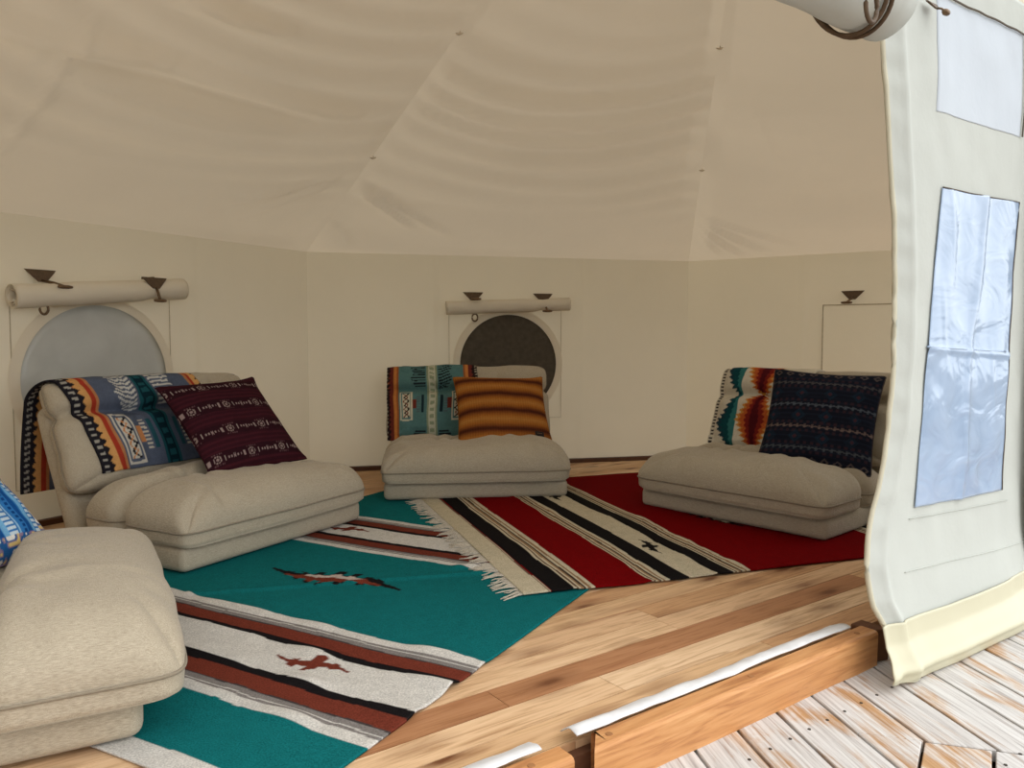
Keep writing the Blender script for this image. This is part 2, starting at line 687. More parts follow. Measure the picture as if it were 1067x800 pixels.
ZB = 2.02
prism(bm, [lift(C - T * gable_x(ZB), ZB), lift(C + T * gable_x(ZB), ZB), lift(C + T * 0.05, APEX.z - 0.02), lift(C - T * 0.05, APEX.z - 0.02)], NF * 0.006)
prism(bm, [lift(V4, 0), lift(C - T * 3.0, 0), lift(C - T * 3.0, ZB - .2), lift(C - T * 3.0, ZB - .28), lift(V4, H)], NF * 0.006)
struct(from_bm('wall_front', bm, M['canvas'], smooth=False))

# floor of pine planks, running along the open front
PD, PN = T, Vector((-T.y, T.x, 0))
rnd = random.Random(4)
poly = [V4, L, A, B, V0]


def clip_poly(pts, p, n):
    """keep the side where (x-p).n >= 0"""
    out = []
    m = len(pts)
    for i in range(m):
        a, b = pts[i], pts[(i + 1) % m]
        da, db = (a - p).dot(n), (b - p).dot(n)
        if da >= 0:
            out.append(a)
        if da * db < 0:
            out.append(a + (b - a) * (da / (da - db)))
    return out


Q0 = Vector((1.08, 2.24, 0))          # a point on the outer beam line
beam_front = (Q0 - C).dot(NF)         # how far the beam face stands out from the front plane


def board_set(bm, polys, z0, th, dye, uvs, dd, dn, colfun):
    for pts, key in polys:
        if len(pts) < 3:
            continue
        va = [bm.verts.new((p.x, p.y, z0)) for p in pts]
        vb = [bm.verts.new((p.x, p.y, z0 - th)) for p in pts]
        fs = [bm.faces.new(va), bm.faces.new(vb[::-1])]
        m = len(pts)
        for i in range(m):
            fs.append(bm.faces.new((va[i], vb[i], vb[(i + 1) % m], va[(i + 1) % m])))
        c = colfun(key)
        ju = (hash_f(key) * 37.0, hash_f(key + 0.37) * 11.0)
        for v in va + vb:
            v[dye] = c
        for f in fs:
            for lp in f.loops:
                co = lp.vert.co
                lp[uvs].uv = (co.dot(dd) + ju[0], co.dot(dn) + ju[1])


def hash_f(k):
    x = math.sin(k * 12.9898 + 4.1) * 43758.5453
    return x - math.floor(x)


bm = bmesh.new()
dye = bm.verts.layers.float_color.new('dye')
uvs = bm.loops.layers.uv.new('UVMap')
polys = []
PW = 0.105
row = -2
n0 = -0.10
while n0 + row * PW < 4.2:
    a0 = n0 + row * PW
    t0 = -4.0 + rnd.random() * 0.9
    while t0 < 4:
        ln = 0.9 + rnd.random() * 0.9
        cen = C + PN * a0
        pts = [cen + PD * t0, cen + PD * (t0 + ln - 0.002), cen + PD * (t0 + ln - 0.002) + PN * (PW - 0.003), cen + PD * t0 + PN * (PW - 0.003)]
        for i in range(5):
            p, q = poly[i], poly[(i + 1) % 5]
            if i == 4:
                nn, pp = -NF, p + NF * (beam_front - 0.09)
            else:
                nn, pp = outward_in(p, q), p
            pts = clip_poly(pts, pp, nn)
        polys.append((pts, row * 7.13 + t0))
        t0 += ln
    row += 1
pine_cols = [(222, 188, 150), (230, 198, 163), (216, 178, 138), (234, 205, 172), (206, 165, 126), (224, 190, 155)]


dark_keys = set()
for (u, v) in ((650, 678), (505, 726)):
    hp = lift(on_z(u, v), 0)
    for pts, key in polys:
        if len(pts) > 2 and all((pts[(i + 1) % len(pts)] - pts[i]).cross(hp - pts[i]).z > 0 for i in range(len(pts))):
            dark_keys.add(key)


def pine_col(key):
    if key in dark_keys:
        return rgba(180, 132, 96)
    h = hash_f(key * 1.7)
    if h > 0.93:
        return rgba(170, 118, 78)
    return rgba(*pine_cols[int(h * 6 / 0.93) % 6])


board_set(bm, polys, 0.0, 0.02, dye, uvs, PD, PN, pine_col)
struct(from_bm('floor', bm, M['pine'], smooth=False))
# sub floor under the boards and the ground
bm = bmesh.new()
prism(bm, [lift(p, -0.06) for p in poly], (0, 0, 0.035))
struct(from_bm('floor_base', bm, M['dark_beam'], smooth=False))
bm = bmesh.new()
bmesh.ops.create_grid(bm, x_segments=1, y_segments=1, size=30)
for v in bm.verts:
    v.co.z = -0.32
struct(from_bm('ground', bm, M['earth'], smooth=False))

# baseboards
for nm, p, q in (('baseboard_left', L, A), ('baseboard_back', A, B), ('baseboard_right', B, V0), ('baseboard_side', V4, L)):
    n = outward_in(p, q)
    bm = bmesh.new()
    prism(bm, [lift(p, 0.0) + n * 0.0, lift(q, 0) + n * 0.0, lift(q, 0) + n * 0.045, lift(p, 0) + n * 0.045], (0, 0, 0.028))
    struct(from_bm(nm, bm, M['baseboard'], smooth=False))

# deck outside the doorway
DZ = -0.075
dd = Vector((math.cos(math.radians(-80.5)), math.sin(math.radians(-80.5)), 0))
dn = Vector((-dd.y, dd.x, 0))
KC = lift(on_z(962, 772, DZ), 0)
kd = (lift(on_z(1067, 785.5, DZ), 0) - KC).normalized()     # the cross seam
ks = (lift(on_z(957, 800, DZ), 0) - KC).normalized()    # its left side
bm = bmesh.new()
dye = bm.verts.layers.float_color.new('dye')
uvs = bm.loops.layers.uv.new('UVMap')
polys = []
BW = 0.1425
ref = Vector((0.688, 2.0, 0)).dot(dn)
fp = Q0 + NF * (-0.05)
g = 0.0042
for i in range(-26, 24):
    c0 = dn * (ref + i * BW)
    pts = [c0 + dd * -5 + dn * g, c0 + dd * 3.2 + dn * g, c0 + dd * 3.2 + dn * (BW - g), c0 + dd * -5 + dn * (BW - g)]
    pts = clip_poly(pts, fp, NF)
    nk = Vector((-kd.y, kd.x, 0))
    lo = [p for p in pts if (p - KC).dot(-nk) > 0]
    sn = Vector((ks.y, -ks.x, 0))
    if sn.x > 0:
        sn = -sn
    if pts and max((p - KC).dot(kd) for p in pts if True) > 0.0 and ref + (i + 1) * BW > KC.dot(dn):
        polys.append((clip_poly(pts, KC + nk * 0.002, nk), i * 3.1))
        if ref + i * BW < KC.dot(dn):
            polys.append((clip_poly(clip_poly(pts, KC - nk * 0.000, -nk), KC + sn * 0.003, sn), i * 3.1))
    else:
        polys.append((clip_poly(pts, KC + sn * 0.003, sn), i * 3.1))
        continue
# the boards beyond the seam, set at another angle
JW = (lift(on_z(1036, 782, DZ), 0) - KC).length
for j in range(0, 16):
    base = KC + kd * (j * JW)
    pn_ = Vector((-ks.y, ks.x, 0))
    if pn_.dot(kd) < 0:
        pn_ = -pn_
    w = JW * kd.dot(pn_)
    b0 = KC + pn_ * (j * w)
    pts = [b0 - ks * 2 + pn_ * g, b0 + ks * 3 + pn_ * g, b0 + ks * 3 + pn_ * (w - g), b0 - ks * 2 + pn_ * (w - g)]
    nk = Vector((-kd.y, kd.x, 0))
    polys.append((clip_poly(pts, KC - nk * 0.004, -nk), 100 + j * 2.7))


def deck_col(key):
    h = 0.10 * (hash_f(key * 2.3) - 0.5)
    return (h, h, h, 1)


board_set(bm, [pk for pk in polys], DZ, 0.03, dye, uvs, dd, dn, deck_col)
deck = from_bm('deck', bm, M['deck'], smooth=False)
bevel(deck, 0.002, 1)
struct(deck)
bm = bmesh.new()
pp = [fp - T * 4.5, fp + T * 4.5, fp + T * 4.5 + NF * 5, fp - T * 4.5 + NF * 5]
prism(bm, [lift(p, DZ - 0.16) for p in pp], (0, 0, 0.10))
struct(from_bm('deck_frame', bm, M['dark_beam'], smooth=False))
# screws in the deck boards near the doorway
bm = bmesh.new()
for i in range(-3, 8):
    for q in (0.25, 0.75):
        c0 = dn * (ref + (i + q) * BW)
        for dist in (0.12, 0.52):
            # along the board from the beam
            s0 = (fp - c0).dot(NF) / dd.dot(NF) + 0.05
            p = c0 + dd * (s0 + dist)
            bmesh.ops.create_cone(bm, cap_ends=True, segments=10, radius1=0.0045, radius2=0.004, depth=0.002, matrix=Matrix.Translation((p.x, p.y, DZ + 0.0006)))
scr = from_bm('deck_screws', bm, M['shell_dark'], smooth=False)
scr.parent = deck

# windows in the walls


def round_window(name, wall, circ, mat, sq):
    s0, z0, r = circ
    n = 96
    bm = bmesh.new()
    rings = []
    for k in range(9):
        rr = (r + 0.006) * (k + 1) / 9
        ring = []
        for i in range(n):
            a = 2 * math.pi * i / n
            x, y = rr * math.cos(a), rr * math.sin(a)
            ring.append(bm.verts.new(wall_pt(wall, s0 + x, z0 + y, 0.010 + 0.006 * float(vnoise(x * 5, y * 5, 3)))))
        rings.append(ring)
    cen = bm.verts.new(wall_pt(wall, s0, z0, 0.01))
    for i in range(n):
        bm.faces.new((cen, rings[0][i], rings[0][(i + 1) % n]))
        for k in range(8):
            bm.faces.new((rings[k][i], rings[k + 1][i], rings[k + 1][(i + 1) % n], rings[k][(i + 1) % n]))
    pane = from_bm(name, bm, mat)
    struct(solid(pane, 0.002))
    # the canvas facing around the round opening, cut square with a round hole
    bm = bmesh.new()
    inn, out = [], []
    x0, x1, y0, y1 = sq
    for i in range(n):
        a = 2 * math.pi * i / n
        cx, cy = math.cos(a), math.sin(a)
        inn.append(bm.verts.new(wall_pt(wall, s0 + r * cx, z0 + r * cy, 0.019)))
        kk = r + 0.05
        out.append(bm.verts.new(wall_pt(wall, s0 + kk * cx, z0 + kk * cy, 0.012)))
    for i in range(n):
        bm.faces.new((inn[i], out[i], out[(i + 1) % n], inn[(i + 1) % n]))
    fr = from_bm('window_frame', bm, M['canvas'])
    fr.parent = pane
    struct(fr)
    pts = []
    for (xa, ya, xb, yb) in ((x0, y0, x1, y0), (x1, y0, x1, y1), (x1, y1, x0, y1), (x0, y1, x0, y0)):
        for i in range(10):
            pts.append(wall_pt(wall, s0 + xa + (xb - xa) * i / 10, z0 + ya + (yb - ya) * i / 10, 0.008))
    e = tube_obj('edge_seam', pts, 0.0022, M['thread'], pane, 6, True)
    struct(e)
    return pane


r = WL[2]
sl = wall_sz('wall_left', 12, 400)[0] - WL[0], wall_sz('wall_left', 177, 380)[0] - WL[0]
round_window('window_1', 'wall_left', WL, M['vinyl_skylit'], (sl[0], sl[1], -r - 0.13, r + 0.05))
sb = wall_sz('wall_back', 468, 400)[0] - WB[0], wall_sz('wall_back', 584, 400)[0] - WB[0]
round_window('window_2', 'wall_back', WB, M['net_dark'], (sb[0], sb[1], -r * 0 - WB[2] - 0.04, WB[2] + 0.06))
# the closed third window: a square canvas cover on the right wall
s0, zt = wall_sz('wall_right', 858, 318)
pts = []
cor = ((0, 0), (0.86, 0), (0.86, 0.9), (0, 0.9))
for i in range(4):
    a, b = cor[i], cor[(i + 1) % 4]
    for j in range(8):
        pts.append(wall_pt('wall_right', s0 + a[0] + (b[0] - a[0]) * j / 8, zt - a[1] - (b[1] - a[1]) * j / 8, 0.008))
struct(tube_obj('window_3', pts, 0.004, M['thread'], None, 6, True))

# ------------------------------------------------------------------ threshold beams
PNT = -NF


def beam(name, s_a, s_b, label, left_cut=0.0):
    """wooden threshold from s_a to s_b along the doorway (0 at Q0), bevelled, left end cut back"""
    t = empty(name, label, 'beam', Q0 + T * ((s_a + s_b) / 2) + UP * DZ)
    W, HH = 0.062, 0.03 - DZ
    n = 26
    bm = bmesh.new()
    uvl = bm.loops.layers.uv.new('UVMap')
    prof = [(0, 0), (0, HH - 0.010), (0.003, HH - 0.003), (0.010, HH), (W - 0.008, HH), (W, HH - 0.008), (W, 0)]
    org = t.location
    rings = []
    for i in range(n):
        s = s_a + (s_b - s_a) * i / (n - 1)
        ring = []
        for (y, z) in prof:
            ss = s + (left_cut * (y / W) if i == 0 else 0)
            wob = 0.0015 * float(vnoise(ss * 9, y * 30 + z * 20, 4))
            p = Q0 + T * ss - NF * (y + wob) + UP * (DZ + z) - org
            ring.append(bm.verts.new(p))
        rings.append(ring)
    m = len(prof)
    for i in range(n - 1):
        for j in range(m):
            f = bm.faces.new((rings[i][j], rings[i + 1][j], rings[i + 1][(j + 1) % m], rings[i][(j + 1) % m]))
            for lp in f.loops:
                co = lp.vert.co
                lp[uvl].uv = (co.dot(T), co.dot(-NF) + co.z)
    bm.faces.new(rings[0][::-1])
    bm.faces.new(rings[-1])
    body = from_bm('timber', bm, M['beam'], t, smooth=False)
    # wooden plugs over the screws on the top face
    bmp = bmesh.new()
    ln = s_b - s_a
    for q in ((0.06, 0.5, 0.94) if ln > 0.5 else (0.85,)):
        p = Q0 + T * (s_a + ln * q) - NF * 0.028 + UP * (0.0305) - org
        bmesh.ops.create_cone(bmp, cap_ends=True, segments=16, radius1=0.009, radius2=0.008, depth=0.002, matrix=Matrix.Translation(p))
    from_bm('screw_plug', bmp, M['plug'], t, smooth=False)
    return t


def s_on_front(u, v, z):
    p = on_z(u, v, z)
    return (p - Q0).dot(T)


sa = s_on_front(622, 782, 0.03)
beam('threshold_beam', sa, 0.02, 'long orange-brown timber beam along the doorway, ending at the white door flap', 0.06)
beam('threshold_beam', sa - 1.6, sa - 0.055, 'orange-brown timber beam end left of the gap, at the bottom edge of the photo', -0.0)
# dark end post beside the flap
bm = bmesh.new()
prism(bm, [Q0 + T * 0.022 + UP * DZ - NF * 0.02, Q0 + T * 0.085 + UP * DZ - NF * 0.0, Q0 + T * 0.085 + UP * DZ - NF * 0.09, Q0 + T * 0.022 + UP * DZ - NF * 0.09], (0, 0, 0.10))
tag(bevel(from_bm('end_block', bm, M['dark_beam'], smooth=False), 0.004), 'dark brown timber block at the right end of the long threshold beam', 'block')
# recessed sill boards behind the gap between the beams
bm = bmesh.new()
prism(bm, [Q0 - T * 3.6 - NF * 0.064 + UP * DZ, Q0 + T * 1.0 - NF * 0.064 + UP * DZ, Q0 + T * 1.0 - NF * 0.12 + UP * DZ, Q0 - T * 3.6 - NF * 0.12 + UP * DZ], (0, 0, 0.058))
struct(from_bm('trim_sill', bm, M['dark_beam'], smooth=False))


def white_strip(s_a, s_b, label):
    """loose strip of white vinyl lying in the joint between floor and beam"""
    n, m = 60, 9
    s = np.linspace(s_a, s_b, n)[:, None] * np.ones((1, m))
    c = np.linspace(0, 1, m)[None, :] * np.ones((n, 1))
    y = 0.058 + c * 0.058 + 0.005 * vnoise(s * 6, c * 0.5, 2)
    z = 0.034 - 0.016 * c + 0.011 * np.sin(np.pi * c) + 0.003 * vnoise(s * 20, c * 3, 5)
    P = np.array(Q0)[None, None] + s[..., None] * np.array(T) - y[..., None] * np.array(NF) + z[..., None] * np.array(UP)
    o = mesh('vinyl_strip', P.reshape(-1, 3), grid_faces(n, m), M['strip'])
    solid(o, 0.003, 1.0)
    tag(o, label, 'strip')
    return o


white_strip(sa + 0.0, -0.03, 'long white vinyl strip lying behind the right threshold beam')
white_strip(sa - 1.5, sa - 0.10, 'short white vinyl strip end behind the left beam, at the bottom edge')

# ------------------------------------------------------------------ sofas
SW, SD = 1.06, 0.80


def lin(a, n):
    q = np.linspace(-1, 1, n)
    return np.sign(q) * np.abs(np.sin(np.abs(q) * np.pi / 2)) ** 0.9 if a else q


class Cushion:
    """puffy tufted cushion: side band, piping and a domed top with a pinched valley"""

    def __init__(s, w, d, zb, h, vt, seed, tufts=(-0.36, 0.36), valley=0.42, pinch=0.035):
        s.w, s.d, s.zb, s.h, s.vt, s.seed, s.tufts, s.valley, s.pinch = w, d, zb, h, vt, seed, tufts, valley, pinch

    def outline(s, a, b):
        p = 14.0
        r = np.maximum(np.abs(a), np.abs(b))
        lp = (np.abs(a) ** p + np.abs(b) ** p) ** (1 / p)
        k = np.where(lp > 1e-9, r / np.maximum(lp, 1e-9), 1)
        a2, b2 = a * k, b * k
        pin = 1 - s.pinch * np.exp(-((b2 - s.vt) / 0.10) ** 2) * np.abs(a2) ** 4
        x = a2 * s.w / 2 * pin
        y = b2 * s.d / 2
        edge = r ** 6
        x = x + edge * 0.006 * vnoise(a * 2.2, b * 3, s.seed)
        y = y + edge * 0.007 * vnoise(a * 3.1, b * 2, s.seed + 1)
        return x, y

    def height(s, a, b):
        base = np.clip(1 - np.abs(a) ** 6, 0, 1) ** 0.5 * np.clip(1 - np.abs(b) ** 4.5, 0, 1) ** 0.5
        vb = s.vt + 0.03 * vnoise(a * 2, a * 0, s.seed + 2)
        v = 1 - s.valley * np.exp(-((b - vb) / 0.11) ** 2)
        for t in s.tufts:
            rr = np.hypot((a - t) * s.w / 2, (b - s.vt) * s.d / 2)
            v = v - 0.30 * np.exp(-(rr / 0.055) ** 2)
            ang = np.arctan2((b - s.vt) * s.d, (a - t) * s.w)
            v = v + 0.05 * np.sin(ang * 7 + s.seed) * np.exp(-(rr / 0.20) ** 2) * np.clip(rr / 0.03, 0, 1)
        h = s.h * base * v
        x, y = a * s.w / 2, b * s.d / 2
        creas = np.abs(vnoise(x * 5.0, y * 1.6 + x, s.seed + 6))
        h = h + base * (0.024 * vnoise(x * 3.3, y * 4.1, s.seed + 4) + 0.016 * (1 - np.clip(creas * 3.6, 0, 1)) * np.abs(b) ** 0.6 * 0.9 + 0.003 * vnoise(x * 17, y * 13, s.seed + 8))
        # gathers along the edges
        ed = np.clip(np.maximum(np.abs(a), np.abs(b)) - 0.72, 0, 1) / 0.28
        h = h + 0.012 * ed * (1 - ed) * 4 * vnoise(x * 14 * (np.abs(b) > np.abs(a)) + y * 14 * (np.abs(a) >= np.abs(b)), x * 0.5, s.seed + 9)
        return h

    def build(s, name, parent, mat, fx=None, nx=110, ny=80):
        fx = fx or (lambda p: p)
        qa, qb = lin(1, nx), lin(1, ny)
        a, b = np.meshgrid(qa, qb, indexing='ij')
        x, y = s.outline(a, b)
        z = s.zb + s.height(a, b)
        bulge = 1 + 0.018 * np.clip(np.sin(np.pi * np.clip((z - s.zb) / max(s.h, 1e-6), 0, 1)), 0, 1)
        P = np.stack([x * bulge, y * bulge, z], -1).reshape(-1, 3)
        verts = P.tolist()
        faces = grid_faces(nx, ny)
        per = [(i, 0) for i in range(nx)] + [(nx - 1, j) for j in range(1, ny)] + [(i, ny - 1) for i in range(nx - 2, -1, -1)] + [(0, j) for j in range(ny - 2, 0, -1)]
        ring = [i * ny + j for i, j in per]
        top = np.array([verts[i] for i in ring])
        prev = ring
        nb = 5
        for k in range(1, nb + 1):
            f = k / nb
            ins = 1 - 0.006 * math.sin(f * math.pi / 2) - (0.03 if k == nb else 0)
            rr = []
            wv = 0.004 * vnoise(top[:, 0] * 14 + top[:, 1] * 9, top[:, 1] * 13 + f * 2, s.seed + 12)
            for q, p in enumerate(top):
                rr.append(len(verts))
                kf = ins - (wv[q] if 0 < f < 1 else 0)
                verts.append([p[0] * kf, p[1] * kf, s.zb * (1 - f) + 0.0 * f])
            m = len(ring)
            for q in range(m):
                faces.append([prev[q], prev[(q + 1) % m], rr[(q + 1) % m], rr[q]][::-1])
            prev = rr
        faces.append(prev)
        verts = [fx(Vector(v)) for v in verts]
        o = mesh(name, verts, faces, mat, parent)
        pts = [fx(Vector((p[0] * 1.004, p[1] * 1.004, s.zb))) for p in top]
        tube_obj('piping', pts, 0.0042, M['linen_pipe'], o, 6, True)
        return o


def soft_box(name, w, d, h, r, mat, parent, fx=None, seed=0, pow_=7):
    """upholstered foam block: rounded box with slightly soft sides"""
    bm = bmesh.new()
    bmesh.ops.create_cube(bm, size=1.0)
    for v in bm.verts:
        v.co.x *= w
        v.co.y *= d
        v.co.z = (v.co.z + 0.5) * h
    bmesh.ops.bevel(bm, geom=bm.edges[:], offset=r, segments=4, profile=0.5, affect='EDGES')
    bmesh.ops.subdivide_edges(bm, edges=[e for e in bm.edges if e.calc_length() > 0.12], cuts=7, use_grid_fill=True)
    for v in bm.verts:
        c = v.co
        k = 0.005 * float(vnoise(c.x * 6 + c.y * 3, c.z * 9 + c.y * 5, seed))
        c.x *= 1 + k
        c.y *= 1 + k
        if fx:
            v.co = fx(c)
    return from_bm(name, bm, mat, parent)


LEAN = math.radians(22)
FB = (0.72, 0.02)      # foot of the back frame (y, z)
CU, CN = Vector((0, math.sin(LEAN), math.cos(LEAN))), Vector((0, -math.cos(LEAN), math.sin(LEAN)))


def back_pt(x, t, n):
    """x from the middle of the sofa, t up along the backrest, n in front of the frame's middle"""
    return Vector((x, FB[0], FB[1])) + CU * t + CN * n


BACK_T0, BACK_T1 = 0.20, 0.70
BACK_ZB, BACK_H = 0.045, 0.095


def sofa(label, loc, rz, seed, bw=1.0, over=1.0, shift=(0, 0)):
    t = empty('floor_sofa', label, 'sofa', loc, rz, 'low linen floor sofas around the tent')
    base = soft_box('base', SW * bw - 0.03, 0.66, 0.10, 0.028, M['linen'], t, lambda c: Vector((c.x, c.y + 0.345, c.z)), seed)
    fr = soft_box('back_frame', SW - 0.04, 0.62, 0.10, 0.045, M['linen'], t, lambda c: back_pt(c.x, c.y + 0.31, c.z - 0.05), seed + 1)
    seat = Cushion(SW * over, 0.67 * over, 0.06, 0.155, 0.20, seed, valley=0.58, pinch=0.075)
    seat.build('seat_cushion', t, M['linen'], lambda p: Vector((p.x + shift[0], p.y + 0.305 + shift[1], p.z + 0.098)))
    back = Cushion(SW - 0.01, BACK_T1 - BACK_T0, BACK_ZB, BACK_H, 0.30, seed + 20, valley=0.5, pinch=0.05)
    mid = (BACK_T0 + BACK_T1) / 2
    back.build('back_cushion', t, M['linen'], lambda p: back_pt(p.x, mid + p.y, 0.052 + p.z))
    t_back = back
    return t, t_back


def place(front_left, ang):
    """sofa origin is the middle of its front edge on the floor; local x along the width, y backwards"""
    a = math.radians(ang)
    d = Vector((math.cos(a), math.sin(a), 0))
    return Vector(front_left) + d * SW / 2, a


RZ = 0.013
p1, a1 = place((-1.238, 2.835, RZ), 61.0)
p2, a2 = place((-0.72, 4.17, RZ), 6.6)
p3_, a3 = place((0.67, 4.09, RZ), -48)
p4, a4 = place((-0.80, 1.66, RZ), 119)
p4 = Vector((-0.80, 1.66, RZ)) + Vector((math.cos(a4), math.sin(a4), 0)) * SW / 2
sofa1, back1 = sofa('greige linen floor sofa under the grey round window, with a slate blanket', p1, a1, 3)
sofa2, back2 = sofa('greige linen floor sofa before the dark round window, with an orange cushion', p2, a2, 5)
sofa3, back3 = sofa('greige linen floor sofa on the red rug, half hidden by the white door flap', p3_, a3, 8)
sofa4, back4 = sofa('nearest greige linen floor sofa, cut off by the left edge of the photo', p4, a4, 13, over=1.04, shift=(-0.03, -0.035))
# ------------------------------------------------------------------ woven patterns


def C3(r, g, b):
    return np.array(s2l((r, g, b)))


def put(img, mask, col, a=1.0):
    img[mask] = img[mask] * (1 - a) + np.array(col) * a


def saddle(x, y, bcol, accents, seed):
    """blanket with a middle stripe, medallions and comb marks. x across (0..0.8 m), y along the drape (m)"""
    img = np.zeros(x.shape + (3,)) + bcol['field']
    xm = np.abs(x - bcol['axis'])                       # distance from the middle stripe
    P = 0.46
    yy = ((y + bcol.get('dy', 0)) % P) - P / 2           # 0 at a medallion
    st = 0.012
    q = np.floor(yy / st) * st
    # middle stripe
    put(img, xm < 0.030, bcol['mid'])
    put(img, xm < 0.020, bcol['mid2'])
    put(img, (xm < 0.012) & ((np.floor(yy / 0.02) % 2) == 0), bcol['mid'])
    # comb marks between the medallions
    cy = np.abs(yy) > P / 2 - 0.085
    comb = (np.floor(y / 0.0085) % 2) == 0
    ln = 0.085 - 0.05 * np.abs((P / 2 - np.abs(yy)) / 0.085 - 0.4)
    put(img, cy & comb & (xm > 0.036) & (xm < 0.036 + ln), bcol['comb'])
    # stepped bars beside the stripe at the medallion
    put(img, (np.abs(q) < 0.06) & (xm > 0.045) & (xm < 0.062), bcol['bar'])
    comb2 = (np.floor(y / 0.0075) % 2) == 0
    put(img, (np.abs(q) < 0.05) & comb2 & (xm > 0.066) & (xm < 0.09), bcol['comb2'])
    put(img, (np.abs(q) < 0.035) & (xm > 0.088) & (xm < 0.11), bcol['bar2'])
    # medallion: box outline with a stepped figure
    mx = xm - 0.145
    box = (np.abs(mx) < 0.034) & (np.abs(yy) < 0.095)
    put(img, box, bcol['box'])
    put(img, box & (np.abs(mx) < 0.026) & (np.abs(yy) < 0.086), bcol['field'])
    zig = (np.abs(mx) < 0.020) & (np.abs(yy) < 0.076)
    put(img, zig, bcol['box'])
    tri = np.abs(((yy / 0.05) % 1) - 0.5) * 2
    stp = np.floor(tri * 5) / 5
    put(img, zig & (np.abs(mx - 0.026 * (stp - 0.5)) < 0.0055), bcol['dark'])
    put(img, zig & (np.abs(mx + 0.026 * (stp - 0.5)) < 0.0035), bcol['bar2'])
    # edge of bright stripes with serrated teeth
    e = xm - 0.185
    put(img, (e > 0) & (e < 0.085), np.array(bcol['edge1']) * 0.8)
    tooth = np.abs(((y / 0.03 + 0.3 * vnoise(y * 9, y * 0, 5)) % 1) - 0.5) * 2
    put(img, (e > 0.012) & (e < 0.03), bcol['edge2'])
    put(img, (e > 0.028) & (e < 0.05 + 0.01 * tooth), bcol['edge3'])
    put(img, e > 0.046 + 0.030 * np.floor(tooth * 4) / 4 * (0.6 + 0.4 * vnoise(y * 20, y * 0, 6)), bcol['dark'])
    t2 = np.abs(((y / 0.022) % 1) - 0.5) * 2
    put(img, (e > 0.066) & (e < 0.082) & (t2 > 0.62), bcol['box'], 0.6)
    return img


SLATE = dict(field=C3(90, 98, 116), axis=0.30, mid=C3(34, 84, 92), mid2=C3(20, 46, 56), comb=C3(206, 204, 196), bar=C3(44, 86, 96), comb2=C3(204, 196, 178), bar2=C3(204, 138, 88),
             box=C3(208, 202, 188), dark=C3(38, 36, 42), edge1=C3(206, 140, 92), edge2=C3(170, 62, 44), edge3=C3(214, 160, 98), dy=0.12)
TEAL = dict(field=C3(92, 130, 128), axis=0.255, mid=C3(150, 160, 130), mid2=C3(206, 204, 178), comb=C3(38, 44, 48), bar=C3(34, 48, 56), comb2=C3(92, 110, 112), bar2=C3(120, 54, 44),
            box=C3(214, 206, 180), dark=C3(46, 34, 34), edge1=C3(178, 104, 60), edge2=C3(206, 132, 70), edge3=C3(116, 52, 44), dy=0.02)


def spike(x, y, seed):
    """white blanket with tall stepped spikes in teal, orange and maroon"""
    img = np.zeros(x.shape + (3,)) + C3(226, 218, 198)
    comb = (np.floor(y / 0.010) % 2) == 0
    put(img, comb & (x < 0.028) & (x > 0.006), C3(48, 40, 44))
    P = 0.38

    def column(x0, wid, cols, ph, one=0):
        yy = np.abs((((y + ph) / P) % 1) - 0.5) * 2          # 1 at the tip, 0 in the middle
        sp = np.abs(((y / 0.030) % 1) - 0.5) * 2
        reach = wid * (1 - yy) + 0.030 * sp
        d = (x - x0)
        dd = np.abs(d) if not one else np.where(d * one > 0, np.abs(d), 9)
        for f, c in cols:
            put(img, dd < reach * f, c)

    put(img, np.abs(x - 0.165) < 0.016, C3(44, 104, 112))
    column(0.18, 0.12, [(1.0, C3(38, 66, 78)), (0.75, C3(26, 78, 86)), (0.35, C3(58, 124, 124))], 0.06, -1)
    column(0.30, 0.105, [(1.0, C3(214, 150, 70)), (0.8, C3(196, 98, 50)), (0.5, C3(132, 42, 36)), (0.22, C3(86, 26, 32))], 0.03)
    put(img, (np.abs(x - 0.30) < 0.014) & (np.abs(((y + 0.03) / P % 1) - 0.0) < 0.06), C3(214, 150, 70))
    return img


